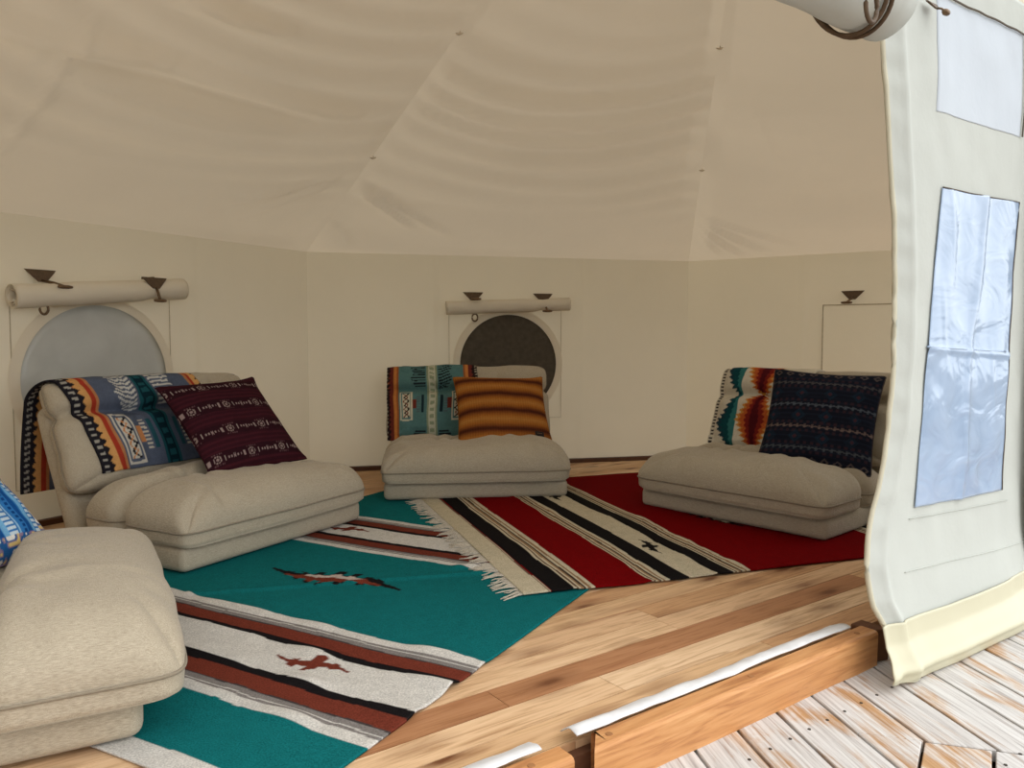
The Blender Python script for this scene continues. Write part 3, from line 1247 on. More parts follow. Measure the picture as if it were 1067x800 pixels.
def drape(name, parent_t, back, x0, x1, front_t, rear_drop, pat, label, seed, slant=0.0, top_lift=0.0, xo=0.0):
    """blanket hung over a backrest: follows the puffed front, goes over the top and hangs behind"""
    # profile of (t, n) points
    nx = 150
    mid = (BACK_T0 + BACK_T1) / 2
    hh = (BACK_T1 - BACK_T0) / 2
    prof = []
    for t in np.linspace(front_t, BACK_T1 - 0.045, 90):
        prof.append(('f', t, 0))
    for a in np.linspace(0, 1, 34)[1:]:
        prof.append(('o', a, 0))
    for a in np.linspace(0, 1, 60)[1:]:
        prof.append(('r', a, 0))
    npf = len(prof)
    u = np.linspace(0, 1, nx)
    V = np.zeros((nx, npf, 3))
    dist = np.zeros((nx, npf))
    for i in range(nx):
        prev = None
        for j, (kd_, q, _) in enumerate(prof):
            fr = j / (npf - 1)
            x = x0 + (x1 - x0) * u[i] + slant * (0.5 - fr) + 0.006 * float(vnoise(fr * 6, u[i] * 2, seed))
            aa = max(-0.97, min(0.97, x / ((SW - 0.01) / 2)))
            if kd_ == 'f':
                bb = (q - mid) / hh
                n = 0.052 + BACK_ZB + float(back.height(np.array(aa), np.array(bb))) + 0.008
                if bb < -0.75:
                    n = max(n, 0.052 + BACK_ZB + 0.05)
                p = back_pt(x, q, n)
                t_last, n_last = q, n
            elif kd_ == 'o':
                ang = q * math.pi
                n_end = -0.066
                cn, rad = (n_last + n_end) / 2, (n_last - n_end) / 2
                p = back_pt(x, t_last + math.sin(ang) * 0.055 * (1 + 0.0 * top_lift), cn + rad * math.cos(ang))
                p_last = p
            else:
                p = p_last + Vector((0, 0.012 * math.sin(q * 3) + q * 0.05, -rear_drop * q))
            p = p + Vector((0, 0, 0)) + CN * (0.004 * float(vnoise(x * 8, fr * 5, seed + 2)))
            V[i, j] = p
            if prev is not None:
                dist[i, j] = dist[i, j - 1] + (p - prev).length
            prev = p
    X = (u * (x1 - x0))[:, None] * np.ones((1, npf)) + xo
    cols = pat(X, dist)
    o = mesh(name, V.reshape(-1, 3), grid_faces(nx, npf), M['cloth'], None, cols=cols.reshape(-1, 3))
    solid(o, 0.009, 0.0)
    o.location = parent_t.location
    o.rotation_euler = parent_t.rotation_euler
    tag(o, label, 'blanket')
    return o


drape('blanket', sofa1, back1, -0.49, 0.18, 0.25, 0.40, lambda x, y: saddle(x / 1.3, y / 1.3, SLATE, 0, 1),
      'slate blue patterned wool blanket draped over the backrest behind the maroon cushion', 31, slant=0.16, xo=0.03)
drape('blanket', sofa2, back2, -0.525, 0.06, 0.19, 0.38, lambda x, y: saddle(x / 1.12, y / 1.12, TEAL, 0, 2),
      'teal patterned wool blanket draped over the backrest beside the orange cushion', 33, slant=0.0, xo=0.0)
drape('blanket', sofa3, back3, -0.535, 0.06, 0.22, 0.38, lambda x, y: spike(x, y, 3),
      'white blanket with teal and orange spikes, draped beside the navy cushion', 35, slant=0.0)

# ------------------------------------------------------------------ scatter cushions


def pat_maroon(u, v):
    img = np.zeros(u.shape + (3,)) + C3(58, 26, 34)
    put(img, (np.floor(v * 64) % 3) == 0, C3(76, 32, 40), 0.7)
    for c in (0.13, 0.38, 0.63, 0.88):
        w = v - c
        put(img, np.abs(w) < 0.062, C3(50, 24, 31))
        ph = (u * 3.0 + (0.3 if int(c * 100) in (38, 88) else 0)) % 1
        d = np.hypot((ph - 0.25) * 0.33, w)
        put(img, (d < 0.036) & (d > 0.024) & ((np.floor(u * 150) % 3) > 0), C3(158, 138, 132))
        put(img, d < 0.013, C3(150, 128, 124))
        put(img, (np.abs(w) < 0.024) & (np.abs(ph - 0.03) < 0.035), C3(160, 138, 134))
        put(img, (np.abs(w) < 0.024) & (np.abs(ph - 0.47) < 0.03) & ((np.floor(u * 120) % 2) == 0), C3(186, 168, 160))
        put(img, (np.abs(w) < 0.010) & (ph > 0.56) & (ph < 0.94) & ((np.floor(ph * 22) % 2) == 0), C3(158, 136, 132))
        put(img, (np.abs(w) < 0.022) & (np.abs(ph - 0.74) < 0.045) & ((np.floor(u * 160) % 2) == 0), C3(140, 118, 116))
        put(img, (np.abs(np.abs(w) - 0.046) < 0.006) & ((np.floor(u * 90) % 2) == 0) & (ph > 0.1) & (ph < 0.42), C3(104, 74, 76))
    return img


def pat_orange(u, v):
    P = 0.235
    t = ((v + 0.06) % P) / P
    k = np.abs(t - 0.5) * 2
    stops = np.array([0, 0.35, 0.62, 0.82, 1.0])
    cs = np.stack([C3(188, 128, 62), C3(172, 108, 48), C3(144, 84, 40), C3(104, 56, 32), C3(72, 38, 26)])
    img = np.stack([np.interp(k, stops, cs[:, c]) for c in range(3)], -1)
    rib = (np.floor(u * 75) % 2) == 0
    img = img * np.where(rib, 1.06, 0.92)[..., None]
    band = (np.floor(v * 70) % 2) == 0
    img = img * np.where(band, 1.03, 0.95)[..., None]
    return img


def pat_navy(u, v):
    img = np.zeros(u.shape + (3,)) + C3(31, 34, 46)
    put(img, (np.floor(v * 90) % 4) == 0, C3(38, 44, 60), 0.8)
    for c, col, a in ((0.16, C3(92, 98, 104), 1), (0.37, C3(132, 112, 104), 1), (0.59, C3(98, 106, 116), 1), (0.83, C3(96, 92, 92), 1)):
        w = v - c
        z = 0.010 * (np.abs(((u * 16) % 1) - 0.5) * 4 - 1)
        put(img, np.abs(w - z * 0.6) < 0.006, col, 0.75)
        put(img, (np.abs(w) < 0.020) & ((np.floor(u * 46) % 3) == 0), col, 0.55)
        put(img, (np.abs(np.abs(w) - 0.045) < 0.014) & ((np.floor(u * 34) % 2) == 0), C3(64, 46, 54), 0.9)
    for c in (0.265, 0.48, 0.71):
        w = np.abs(v - c)
        d = np.abs(((u * 4 + 0.2) % 1) - 0.5) * 0.25 + w
        put(img, (d < 0.07) & ((np.floor(d * 90) % 2) == 0), C3(34, 56, 74), 0.9)
        put(img, (d < 0.022), C3(86, 48, 54), 0.7)
    for c in (0.04, 0.95):
        w = v - c
        d = np.abs(((u * 9) % 1) - 0.5) * 0.10 + np.abs(w)
        put(img, (d < 0.035) & (d > 0.018), C3(112, 98, 92), 0.7)
    return img


def pat_blue(u, v):
    img = np.zeros(u.shape + (3,)) + C3(52, 122, 190)
    P = 0.26
    t = ((u + 0.05) % P) / P
    put(img, t < 0.16, C3(28, 82, 150))
    put(img, (t > 0.20) & (t < 0.34), C3(120, 178, 220))
    comb = (np.floor(v * 60) % 2) == 0
    put(img, comb & (t > 0.36) & (t < 0.60), C3(206, 224, 234))
    put(img, (t > 0.66) & (t < 0.72), C3(150, 196, 228))
    put(img, comb & (t > 0.84) & (t < 0.94), C3(24, 66, 128))
    fl = vnoise(u * 26, v * 26, 3)
    edge = np.minimum(np.minimum(u, 1 - u), np.minimum(v, 1 - v))
    m = (edge < 0.13)
    put(img, m, C3(44, 98, 158))
    put(img, m & (fl > 0.15), C3(150, 130, 156))
    put(img, m & (fl > 0.45), C3(226, 200, 130))
    put(img, m & (fl < -0.5), C3(236, 232, 224))
    return img


def scatter_cushion(center, S, T_, lean, roll, yaw, pat, label, seed, sag=0.0):
    """square cushion with pulled corners; local x right, z up, y away from the viewer"""
    n = 150
    q = lin(0, n)
    a, b = np.meshgrid(q, q, indexing='ij')
    pin = 0.065
    x = a * S / 2 * (1 - pin * (1 - b ** 2) * np.abs(a) ** 2)
    z = b * S / 2 * (1 - pin * (1 - a ** 2) * np.abs(b) ** 2)
    puff = (np.clip(1 - np.abs(a) ** 2.6, 0, 1) * np.clip(1 - np.abs(b) ** 2.6, 0, 1)) ** 0.55
    wr = 0.006 * vnoise(a * 3, b * 3, seed) + 0.003 * vnoise(a * 8, b * 7, seed + 1)
    puff_f = puff * (T_ / 2 + wr)
    corner = (np.abs(a) * np.abs(b)) ** 6
    yoff = 0.012 * corner * np.sign(vnoise(a * 0.9, b * 0.9, seed))
    F = np.stack([x, -puff_f + yoff, z], -1).reshape(-1, 3)
    Bk = np.stack([x, puff * (T_ / 2 - wr) + yoff, z], -1).reshape(-1, 3)
    cols = pat((a + 1) / 2, (b + 1) / 2).reshape(-1, 3)
    verts = np.concatenate([F, Bk])
    faces = grid_faces(n, n) + grid_faces(n, n, n * n, True)
    o = mesh('scatter_cushion', verts, faces, M['cloth'], None, cols=np.concatenate([cols, cols]))
    o.location = center
    Rm = Matrix.Rotation(yaw, 4, 'Z') @ Matrix.Rotation(lean, 4, 'X') @ Matrix.Rotation(roll, 4, 'Y')
    o.rotation_euler = Rm.to_euler()
    tag(o, label, 'cushion')
    # sewn edge cord
    per = [(i, 0) for i in range(n)] + [(n - 1, j) for j in range(1, n)] + [(i, n - 1) for i in range(n - 2, -1, -1)] + [(0, j) for j in range(n - 2, 0, -1)]
    pts = [F[i * n + j] for i, j in per][::4]
    cm = mesh_cord(pts, 0.0035, pat, o)
    return o, F.reshape(n, n, 3)


def mesh_cord(pts, r, pat, parent):
    bm = bmesh.new()
    tube(bm, pts, r, 6, True)
    c = pat(np.array([[0.5]]), np.array([[0.02]]))[0, 0] * 0.8
    col = bm.verts.layers.float_color.new('dye')
    for v in bm.verts:
        v[col] = (*c, 1)
    return from_bm('edge_cord', bm, M['cloth'], parent)


R_ = math.radians
scatter_cushion((-1.317, 3.621, 0.499), 0.54, 0.15, -0.755, -0.033, 1.003, pat_maroon, 'maroon square cushion with pale woven bands, leaning on the slate blanket', 41)
ocush, OF = scatter_cushion((-0.061, 4.700, 0.462), 0.575, 0.15, -0.80, 0.04, 0.20, pat_orange, 'orange and brown banded square cushion below the dark round window', 43)
scatter_cushion((1.552, 3.851, 0.4975), 0.54, 0.15, -0.50, 0.05, -0.55, pat_navy, 'dark navy patterned square cushion beside the white door flap', 45)
scatter_cushion((-1.63, 2.19, 0.43), 0.52, 0.15, -0.75, 0.1, R_(119 - 25), pat_blue, 'bright blue patterned cushion on the nearest sofa, at the left edge', 47)
# small black tag sewn to the orange cushion's lower corner
n = OF.shape[0]
i0, i1, j0, j1 = int(n * 0.80), int(n * 0.91), int(n * 0.10), int(n * 0.165)
vv, ff = [], []
sub = OF[i0:i1, j0:j1] + np.array([0, -0.0025, 0])
tg = mesh('label_tag', sub.reshape(-1, 3), grid_faces(sub.shape[0], sub.shape[1]), M['black_tag'], ocush)
solid(tg, 0.002)
tg['label'] = 'small black sewn tag'
pr_ = OF[i0 + 3:i1 - 3, j0 + 4:j0 + 6] + np.array([0, -0.0045, 0])
mesh('tag_line', pr_.reshape(-1, 3), grid_faces(pr_.shape[0], pr_.shape[1]), M['tag_print'], tg)

# ------------------------------------------------------------------ rugs


def band_stripes(img, d, spec):
    """spec: list of (half-width outer edge, colour), drawn from the outside in; d = distance from the band's middle"""
    for w, c in spec:
        put(img, np.abs(d) < w, c)


TEALR = C3(22, 114, 116)
WHITE, RUST, BLACKR, GREYR = C3(222, 218, 210), C3(122, 58, 44), C3(30, 27, 28), C3(138, 132, 128)
BAND = [(0.250, WHITE), (0.214, GREYR), (0.203, WHITE), (0.199, GREYR), (0.178, C3(72, 64, 62)), (0.172, RUST), (0.112, BLACKR), (0.082, WHITE)]


def bird(img, du, dv, half_l, half_w, layers, seed):
    """stepped, jagged feather/diamond figure; dv along its length, du across"""
    for sc, c, sh in layers:
        a = np.abs(dv) / (half_l * sc)
        st = np.floor(np.clip(1 - a, 0, 1) * 9) / 9
        wig = 1 + 0.45 * np.sign(np.sin(dv * 95 + seed + (du > 0) * 1.3))
        body = half_w * sc * (st ** 1.5) * wig * 0.8 + half_w * 0.10 * (a < 1)
        off = sh * half_w + 0.35 * half_w * np.sin(dv / half_l * 2.8)
        put(img, np.abs(du - off) < body, c)


def rug_mesh(name, o, eu, ev, u0, u1, v0, v1, du, dv, pat, zfun, label):
    nu, nv = int((u1 - u0) / du) + 1, int((v1 - v0) / dv) + 1
    u = np.linspace(u0, u1, nu)[:, None] * np.ones((1, nv))
    v = np.linspace(v0, v1, nv)[None, :] * np.ones((nu, 1))
    wob_u = u + 0.004 * vnoise(u * 3, v * 4, 5)
    wob_v = v + 0.006 * vnoise(u * 2.5, v * 1.0, 6)
    z = zfun(u, v)
    P = np.array(o)[None, None] + wob_u[..., None] * np.array(eu) + wob_v[..., None] * np.array(ev)
    P[..., 2] = z
    cols = pat(u, v)
    ob = mesh(name, P.reshape(-1, 3), grid_faces(nu, nv), M['rug'], None, cols=cols.reshape(-1, 3))
    solid(ob, 0.005, 0.0)
    tag(ob, label, 'rug')
    return ob


def pat_teal(u, v):
    img = np.zeros(u.shape + (3,)) + TEALR
    us = u + 0.006 * vnoise(v * 5, u * 3, 8) + 0.003 * vnoise(v * 14, u * 3, 9)
    for c in (0.865, -0.36, -1.5):
        band_stripes(img, us - c, BAND)
    put(img, us > 1.33, WHITE)
    put(img, us < -1.2, WHITE)
    bird(img, u - 0.235, v - 0.88, 0.30, 0.085, [(1.0, BLACKR, 0), (0.68, RUST, 0.15), (0.42, C3(206, 190, 180), -0.15), (0.2, RUST, 0.1)], 0)
    for c in (0.865, -0.36):
        for vv_ in (0.42, 1.34):
            bird(img, u - c + 0.02, v - vv_, 0.125, 0.045, [(1.0, RUST, 0)], 2)
    return img


def z_teal(u, v):
    z = 0.004 + 0.0012 * (vnoise(u * 5, v * 4, 3) + 1)
    # the rippled edge of the stripes and a few soft folds
    for c in (0.62, 1.10, 0.94, 0.785):
        z = z + 0.013 * np.exp(-((u - c) / 0.028) ** 2) * np.clip(vnoise(v * 7 + c * 5, u * 2, 4) + 0.25, 0, 1)
    dd_, t = seg_dist(u, v, (0.62, 1.2), (-0.1, 0.42))
    z = z + 0.008 * np.exp(-(dd_ / 0.018) ** 2)
    dd_, t = seg_dist(u, v, (-0.1, 0.55), (-0.36, 0.3))
    z = z + 0.010 * np.exp(-(dd_ / 0.025) ** 2)
    return z


PR = Vector((0.218, 2.618, 0))
EU, EV = Vector((-0.477, -0.879, 0)).normalized(), Vector((-0.879, 0.477, 0)).normalized()
teal_rug = rug_mesh('striped_rug', PR, EU, EV, -1.25, 1.40, 0.0, 1.76, 0.004, 0.008, pat_teal, z_teal,
                    'teal striped woven rug with rust, black and white bands, nearest to the beam')

REDR, CREAM, BLK, TAN = C3(122, 4, 8), C3(212, 200, 172), C3(28, 25, 25), C3(164, 132, 96)


def pat_red(u, v):
    img = np.zeros(u.shape + (3,)) + REDR
    us = u + 0.004 * vnoise(v * 5, u * 3, 18)

    def strip(a, b, c):
        put(img, (us >= a) & (us < b), c)

    def fine(a, b, seed):
        k = np.floor((us - a) / (b - a) * 9).astype(int)
        pal = np.stack([CREAM, C3(110, 84, 62), CREAM, TAN, C3(70, 54, 46), CREAM, C3(150, 116, 84), CREAM, CREAM])
        m = (us >= a) & (us < b)
        img[m] = pal[np.clip(k[m], 0, 8)]

    strip(-1, 0.10, CREAM)
    strip(0.092, 0.098, C3(120, 96, 80))
    strip(0.105, 0.19, BLK)
    fine(0.19, 0.275, 1)
    for (c, sgn) in ((0.725, 1), (2.0, 1)):
        fine(c - 0.225, c - 0.15, 2)
        strip(c - 0.15, c - 0.062, BLK)
        strip(c - 0.062, c + 0.062, CREAM)
        strip(c + 0.062, c + 0.135, BLK)
        fine(c + 0.135, c + 0.21, 3)
        bird(img, u - c, v - 0.42, 0.11, 0.036, [(1.0, BLK, 0)], 1)
        bird(img, u - c, v - 1.5, 0.11, 0.036, [(1.0, BLK, 0)], 1)
    bird(img, u - 1.34, v - 0.9, 0.30, 0.11, [(1.0, BLK, 0), (0.7, CREAM, 0), (0.4, RUST, 0)], 2)
    return img


def z_red(u, v):
    z = 0.013 + 0.0015 * (vnoise(u * 5, v * 4, 13) + 1)
    for c in (0.19, 0.5, 0.57, 0.93, 0.79):
        z = z + 0.007 * np.exp(-((u - c) / 0.022) ** 2) * np.clip(vnoise(v * 8 + c * 7, u * 2, 14) + 0.2, 0, 1)
    return z + 0.002 - 0.008 * np.clip((u - 0.95 * v - 0.12) / 0.3, 0, 1)


OR = Vector((0.04, 2.63, 0))
E1, E2 = Vector((0.947, 0.322, 0)).normalized(), Vector((-0.322, 0.947, 0)).normalized()
red_rug = rug_mesh('striped_rug', OR, E1, E2, 0.0, 2.15, 0.0, 2.05, 0.004, 0.010, pat_red, z_red,
                   'red striped woven rug with black and cream bands and a white fringe')
# fringe along its left end
bm = bmesh.new()
rf_ = random.Random(9)
for kk in range(170):
    v = 0.005 + 2.03 * kk / 169
    ln = 0.055 + rf_.random() * 0.05
    ang = rf_.uniform(-0.5, 0.5)
    base = OR + E1 * 0.004 + E2 * v
    d = (-E1 * math.cos(ang) + E2 * math.sin(ang))
    sd = E2 * (rf_.uniform(-0.018, 0.018))
    pts = [base + UP * 0.014, base + d * ln * 0.35 + UP * 0.015 + sd * 0.4, base + d * ln * 0.7 + UP * 0.012 + sd, base + d * ln + UP * 0.011 + sd * 0.3]
    tube(bm, pts, [0.0036, 0.0032, 0.0028, 0.0018], 5)
col = bm.verts.layers.float_color.new('dye')
for v in bm.verts:
    v[col] = (*C3(214, 204, 186), 1)
fr = from_bm('fringe', bm, M['rug'], red_rug)
fr['label'] = 'white knotted fringe'
fr['kind'] = 'stuff'

# ------------------------------------------------------------------ rolled window covers, hooks and ties


def spiral_roll(name, p0, p1, r, n, mat, label, cat, pinch=(), seed=0, turns=3.2, swell=0.0, phase=0.6):
    """rolled canvas from p0 to p1: a spiral sheet whose turns show at the ends"""
    t = empty(name, label, cat, p0)
    ax = (p1 - p0)
    ln = ax.length
    ax.normalize()
    e1 = n.normalized()
    e2 = ax.cross(e1)
    ns, na = 60, 130
    V = np.zeros((ns, na, 3))
    for i in range(ns):
        f = i / (ns - 1)
        s = f * ln
        k = 1.0
        for (pf, amt, wd) in pinch:
            k -= amt * math.exp(-((f - pf) / wd) ** 2)
        for j in range(na):
            g = j / (na - 1)
            a = g * turns * 2 * math.pi + phase
            rr = r * (0.42 + 0.58 * g) * k * (1 + swell * (0.5 - f))
            rr *= 1 + 0.035 * float(vnoise(s * 6, a * 0.8, seed)) + 0.02 * float(vnoise(s * 19, a * 2, seed + 1))
            tele = 0.010 * math.sin(a * 0.9 + seed) * (1 if i in (0, ns - 1) else 0)
            P = ax * (s + tele * (1 - g)) + e1 * (rr * math.cos(a)) + e2 * (rr * math.sin(a))
            V[i, j] = P
    o = mesh('canvas_roll', V.reshape(-1, 3), grid_faces(ns, na), mat, t)
    solid(o, 0.004)
    return t, ax, e1, e2


def hook(base, n, side, label, bar_dir, size=1.0, out=0.0):
    """brown leather tab sewn to the wall with a toggle bar and a loop; base = top middle of the tab"""
    t = empty('toggle_hook', label, 'hook', base)
    bm = bmesh.new()
    w = 0.074 * size
    hgt = 0.060 * size
    pts = [side * -w + n * (0.012 + out), side * w + n * (0.012 + out), side * (w * 0.86) + UP * (-0.012 * size) + n * (0.018 + out), side * (w * 0.26) - UP * hgt + n * (0.030 + out), side * (-w * 0.26) - UP * hgt + n * (0.030 + out), side * (-w * 0.86) + UP * (-0.012 * size) + n * (0.018 + out)]
    prism(bm, pts, n * 0.006)
    if out:
        for q in (0.0,):
            tube(bm, [side * w * q + n * 0.005, side * w * q + n * (0.014 + out)], 0.005, 6)
    tab = from_bm('tab', bm, M['leather'], t, smooth=False)
    bevel(tab, 0.002)
    a = UP * (-hgt * 0.9) + n * (0.034 + out)
    b = a + n * (0.105 * size ** 1.6 if not out else 0.03) + bar_dir
    tube_obj('stem', [a, a + (b - a) * 0.5 + UP * 0.004, b], 0.0075 * size, M['brass'], t)
    bm = bmesh.new()
    tube(bm, [b - side * 0.034 * size, b - side * 0.015 * size, b + side * 0.015 * size, b + side * 0.034 * size], [0.006, 0.009, 0.009, 0.006], 8)
    from_bm('toggle_bar', bm, M['brass'], t)
    return t


def ring_loop(base, n, side, label, r=0.026):
    pts = [base + side * (r * 0.75 * math.cos(a)) + UP * (r * math.sin(a)) for a in [2 * math.pi * i / 22 for i in range(22)]]
    o = tube_obj('hanging_loop', [p - base for p in pts], 0.006, M['brass'], None, 7, True)
    o.location = base
    tag(o, label, 'loop')
    return o


pw, dw, nw, lw = wall_info['wall_left']
q0 = wall_sz('wall_left', 2, 309)
q1 = wall_sz('wall_left', 180, 301)
P0, P1 = wall_pt('wall_left', q0[0], q0[1], 0.085), wall_pt('wall_left', q1[0], q1[1], 0.085)
spiral_roll('rolled_window_cover', P0, P1, 0.058, nw, M['cover_canvas'], 'rolled cream canvas cover above the grey round window', 'window cover', [(0.80, 0.22, 0.07), (0.2, 0.06, 0.05)], 3)
hs = wall_sz('wall_left', 40, 281)
hook(wall_pt('wall_left', *hs), nw, dw, 'brown tab with toggle near the left edge, above the grey round window', dw * 0.05 + UP * -0.03)
hs = wall_sz('wall_left', 147, 290)
hook(wall_pt('wall_left', *hs), nw, dw, 'brown tab with toggle at the right end of the left rolled cover', UP * -0.07, out=0.10)
hs = wall_sz('wall_left', 39, 322)
ring_loop(wall_pt('wall_left', hs[0], hs[1], 0.06), nw, dw, 'brass loop hanging below the left rolled cover')

pw, dw, nw, lw = wall_info['wall_back']
q0 = wall_sz('wall_back', 463, 321)
q1 = wall_sz('wall_back', 590, 317)
P0, P1 = wall_pt('wall_back', q0[0], q0[1], 0.075), wall_pt('wall_back', q1[0], q1[1], 0.075)
spiral_roll('rolled_window_cover', P0, P1, 0.047, nw, M['cover_canvas'], 'rolled cream canvas cover above the dark round window', 'window cover', [(0.78, 0.2, 0.06)], 6)
hs = wall_sz('wall_back', 492.5, 304.5)
hook(wall_pt('wall_back', *hs), nw, dw, 'brown tab at the left end of the cover above the dark window', UP * 0.0)
hs = wall_sz('wall_back', 565, 306)
hook(wall_pt('wall_back', *hs), nw, dw, 'brown tab at the right end of the cover above the dark window', UP * -0.075)
hs = wall_sz('wall_back', 493.5, 331)
ring_loop(wall_pt('wall_back', hs[0], hs[1], 0.05), nw, dw, 'brass loop hanging below the cover over the dark window')
pw, dw, nw, lw = wall_info['wall_right']
hs = wall_sz('wall_right', 889, 303)
hook(wall_pt('wall_right', *hs), nw, dw, 'brown tab with toggle above the closed window beside the door flap', UP * -0.03 + dw * -0.02)

# small ties where the roof hangs from its poles
for (u, v, w) in ((471, 25, 'A'), (375, 152, 'A'), (747, 47, 'B'), (728, 175, 'B')):
    c = lift(A if w == 'A' else B, H)
    d = (APEX - c)
    # nearest point on the hip to the pixel ray
    rr = ray(u, v)
    best = min((((c + d * (i / 400)) - EYEV).cross(rr).length / rr.length, i) for i in range(400))
    p = c + d * (best[1] / 400) + Vector((0, 0, -0.012))
    names = {471: 'upper fabric tie on the roof seam left of the middle', 375: 'lower fabric tie on the roof seam left of the middle',
             747: 'upper fabric tie on the roof seam nearest the door flap', 728: 'lower fabric tie on the roof seam nearest the door flap'}
    bm = bmesh.new()
    tube(bm, [Vector((-0.024, 0, 0.004)), Vector((-0.008, 0, -0.004)), Vector((0.008, 0, -0.004)), Vector((0.026, 0, 0.006))], [0.004, 0.007, 0.007, 0.004], 7)
    tube(bm, [Vector((0, 0, 0)), Vector((0.006, 0, 0.014)), Vector((0.002, 0, 0.026))], 0.004, 6)
    o = from_bm('roof_tie', bm, M['roof_canvas'])
    o.location = p
    o.scale = (0.65, 0.65, 0.65)
    tag(o, names[u], 'tie')

# ------------------------------------------------------------------ the hanging door flap
FQ = Q0 + NF * 0.012


def front_sz(u, v):
    h = on_plane(u, v, FQ, NF)
    return (h - FQ).dot(T), h.z


edge_px = [(913, -60), (915, 40), (918, 120), (922, 200), (924, 300), (922, 380), (917, 450), (907, 505), (896, 550), (891, 590), (894, 625), (904, 648)]
edge = sorted([front_sz(u, v)[::-1] for u, v in edge_px])
EZ, ES = np.array([e[0] for e in edge]), np.array([e[1] for e in edge])
S1 = front_sz(1060, 300)[0] + 0.03


def flap_w(s, z):
    """how far the flap stands out from the front plane"""
    w = 0.018 * vnoise(s * 2.2, z * 1.1, 51) + 0.006 * vnoise(s * 7, z * 2.2, 52) + 0.003 * vnoise(s * 15, z * 9, 53)
    s0 = np.interp(z, EZ, ES)
    k = s - s0
    w = w + 0.009 * np.exp(-((k - 0.062) / 0.014) ** 2) - 0.012 * np.exp(-(k / 0.03) ** 2)
    w = w + 0.05 * np.clip((0.45 - z) / 0.45, 0, 1) ** 2
    w = w + 0.002 * np.sin(z * 60 + 3 * vnoise(z * 4, s, 54)) * np.exp(-((k - 0.03) / 0.03) ** 2)
    return w + 0.03


def flap_pt(s, z, off=0.0):
    w = flap_w(np.asarray(s, float), np.asarray(z, float)) + off
    return np.array(lift(FQ, 0)) + np.asarray(s)[..., None] * np.array(T) + np.asarray(z)[..., None] * np.array(UP) + w[..., None] * np.array(NF)


flap = empty('door_flap', 'tall white canvas door flap with a bluish vinyl window, right of the doorway', 'door flap', lift(FQ, DZ))


def local(P, root):
    return np.asarray(P) - np.array(root.location)


Z0 = 0.075
ZT = 2.02
nu, nv = 110, 190
zz = np.linspace(Z0, ZT, nv)[None, :] * np.ones((nu, 1))
# the lower hem slopes a little with the skirt
uu = np.linspace(0, 1, nu)[:, None] * np.ones((1, nv))
ss = np.interp(zz, EZ, ES) * (1 - uu) + S1 * uu
P = flap_pt(ss, zz)
o = mesh('canvas_panel', local(P.reshape(-1, 3), flap), grid_faces(nu, nv), M['flap_canvas'], flap)
solid(o, 0.003)
# edge binding with the zip
pts = [Vector(local(flap_pt(np.interp(z, EZ, ES) - 0.004, np.array(z)), flap)) for z in np.linspace(Z0, ZT, 80)]
eb = tube_obj('edge_binding', pts, 0.0075, M['binding'], flap, 6)
eb['label'] = 'beige zip binding'


def flap_patch(name, cor, mat, off, parent, n=(40, 80), ext=None):
    """patch over the flap with pixel corners tl, tr, br, bl"""
    q = [front_sz(*c) for c in cor]
    a = np.linspace(0, 1, n[0])[:, None] * np.ones((1, n[1]))
    b = np.linspace(0, 1, n[1])[None, :] * np.ones((n[0], 1))
    w4 = [(1 - a) * (1 - b), a * (1 - b), a * b, (1 - a) * b]
    s = sum(w * k[0] for w, k in zip(w4, q))
    z = sum(w * k[1] for w, k in zip(w4, q))
    w = ext(a, b) if ext else 0
    P = flap_pt(s, z, off + w)
    o = mesh(name, local(P.reshape(-1, 3), flap), grid_faces(*n, flip=True), mat, parent, uv=np.stack([a.ravel(), b.ravel()], 1))
    solid(o, 0.0008)
    return o, q


def fold(a, b):
    f = 0.006 * np.exp(-((a - 0.55 + 0.10 * b - 0.02 * np.sin(b * 9)) / 0.035) ** 2)
    f = f + 0.004 * np.exp(-((b - 0.50 - 0.03 * a) / 0.010) ** 2) + 0.002 * vnoise(a * 6 + b * 3, b * 4 - a * 4, 61)
    for c, sl in ((0.2, 0.5), (0.34, 0.45), (0.75, 0.4)):
        f = f + 0.003 * np.exp(-((a - c - sl * (b - 0.5)) / 0.02) ** 2) * np.clip(np.sin(b * 9 + c * 20), 0, 1)
    return f


WPX = [(962, 198), (1045, 213), (1027, 508), (938, 526)]
pane, wq = flap_patch('window_pane', WPX, M['clear_vinyl'], 0.0065, flap, (60, 140), fold)
pane['label'] = 'clear bluish vinyl window'


def flap_line(name, pxs, r, mat, parent, off=0.008, closed=False):
    pts = []
    m = len(pxs)
    for i in range(m if closed else m - 1):
        a, b = front_sz(*pxs[i]), front_sz(*pxs[(i + 1) % m])
        for j in range(20):
            s, z = a[0] + (b[0] - a[0]) * j / 20, a[1] + (b[1] - a[1]) * j / 20
            pts.append(Vector(local(flap_pt(np.array(s), np.array(z), off), flap)))
    if not closed:
        s, z = front_sz(*pxs[-1])
        pts.append(Vector(local(flap_pt(np.array(s), np.array(z), off), flap)))
    return tube_obj(name, pts, r, mat, parent, 6, closed)


flap_line('window_edge', WPX[:3], 0.002, M['dark_thread'], pane, 0.007)
flap_line('window_seam', [(949, 361), (1031, 366)], 0.004, M['clear_vinyl'], pane, 0.008)
patch, _ = flap_patch('upper_panel', [(962, 0), (1053, 40), (1047, 146), (958, 120)], M['flap_patch'], 0.0022, flap)
patch['label'] = 'bluish white upper panel'
flap_line('zip_line', [(962, -2), (1000, 16), (1053, 41), (1052, 90), (1048, 146)], 0.003, M['dark_thread'], flap, 0.008)
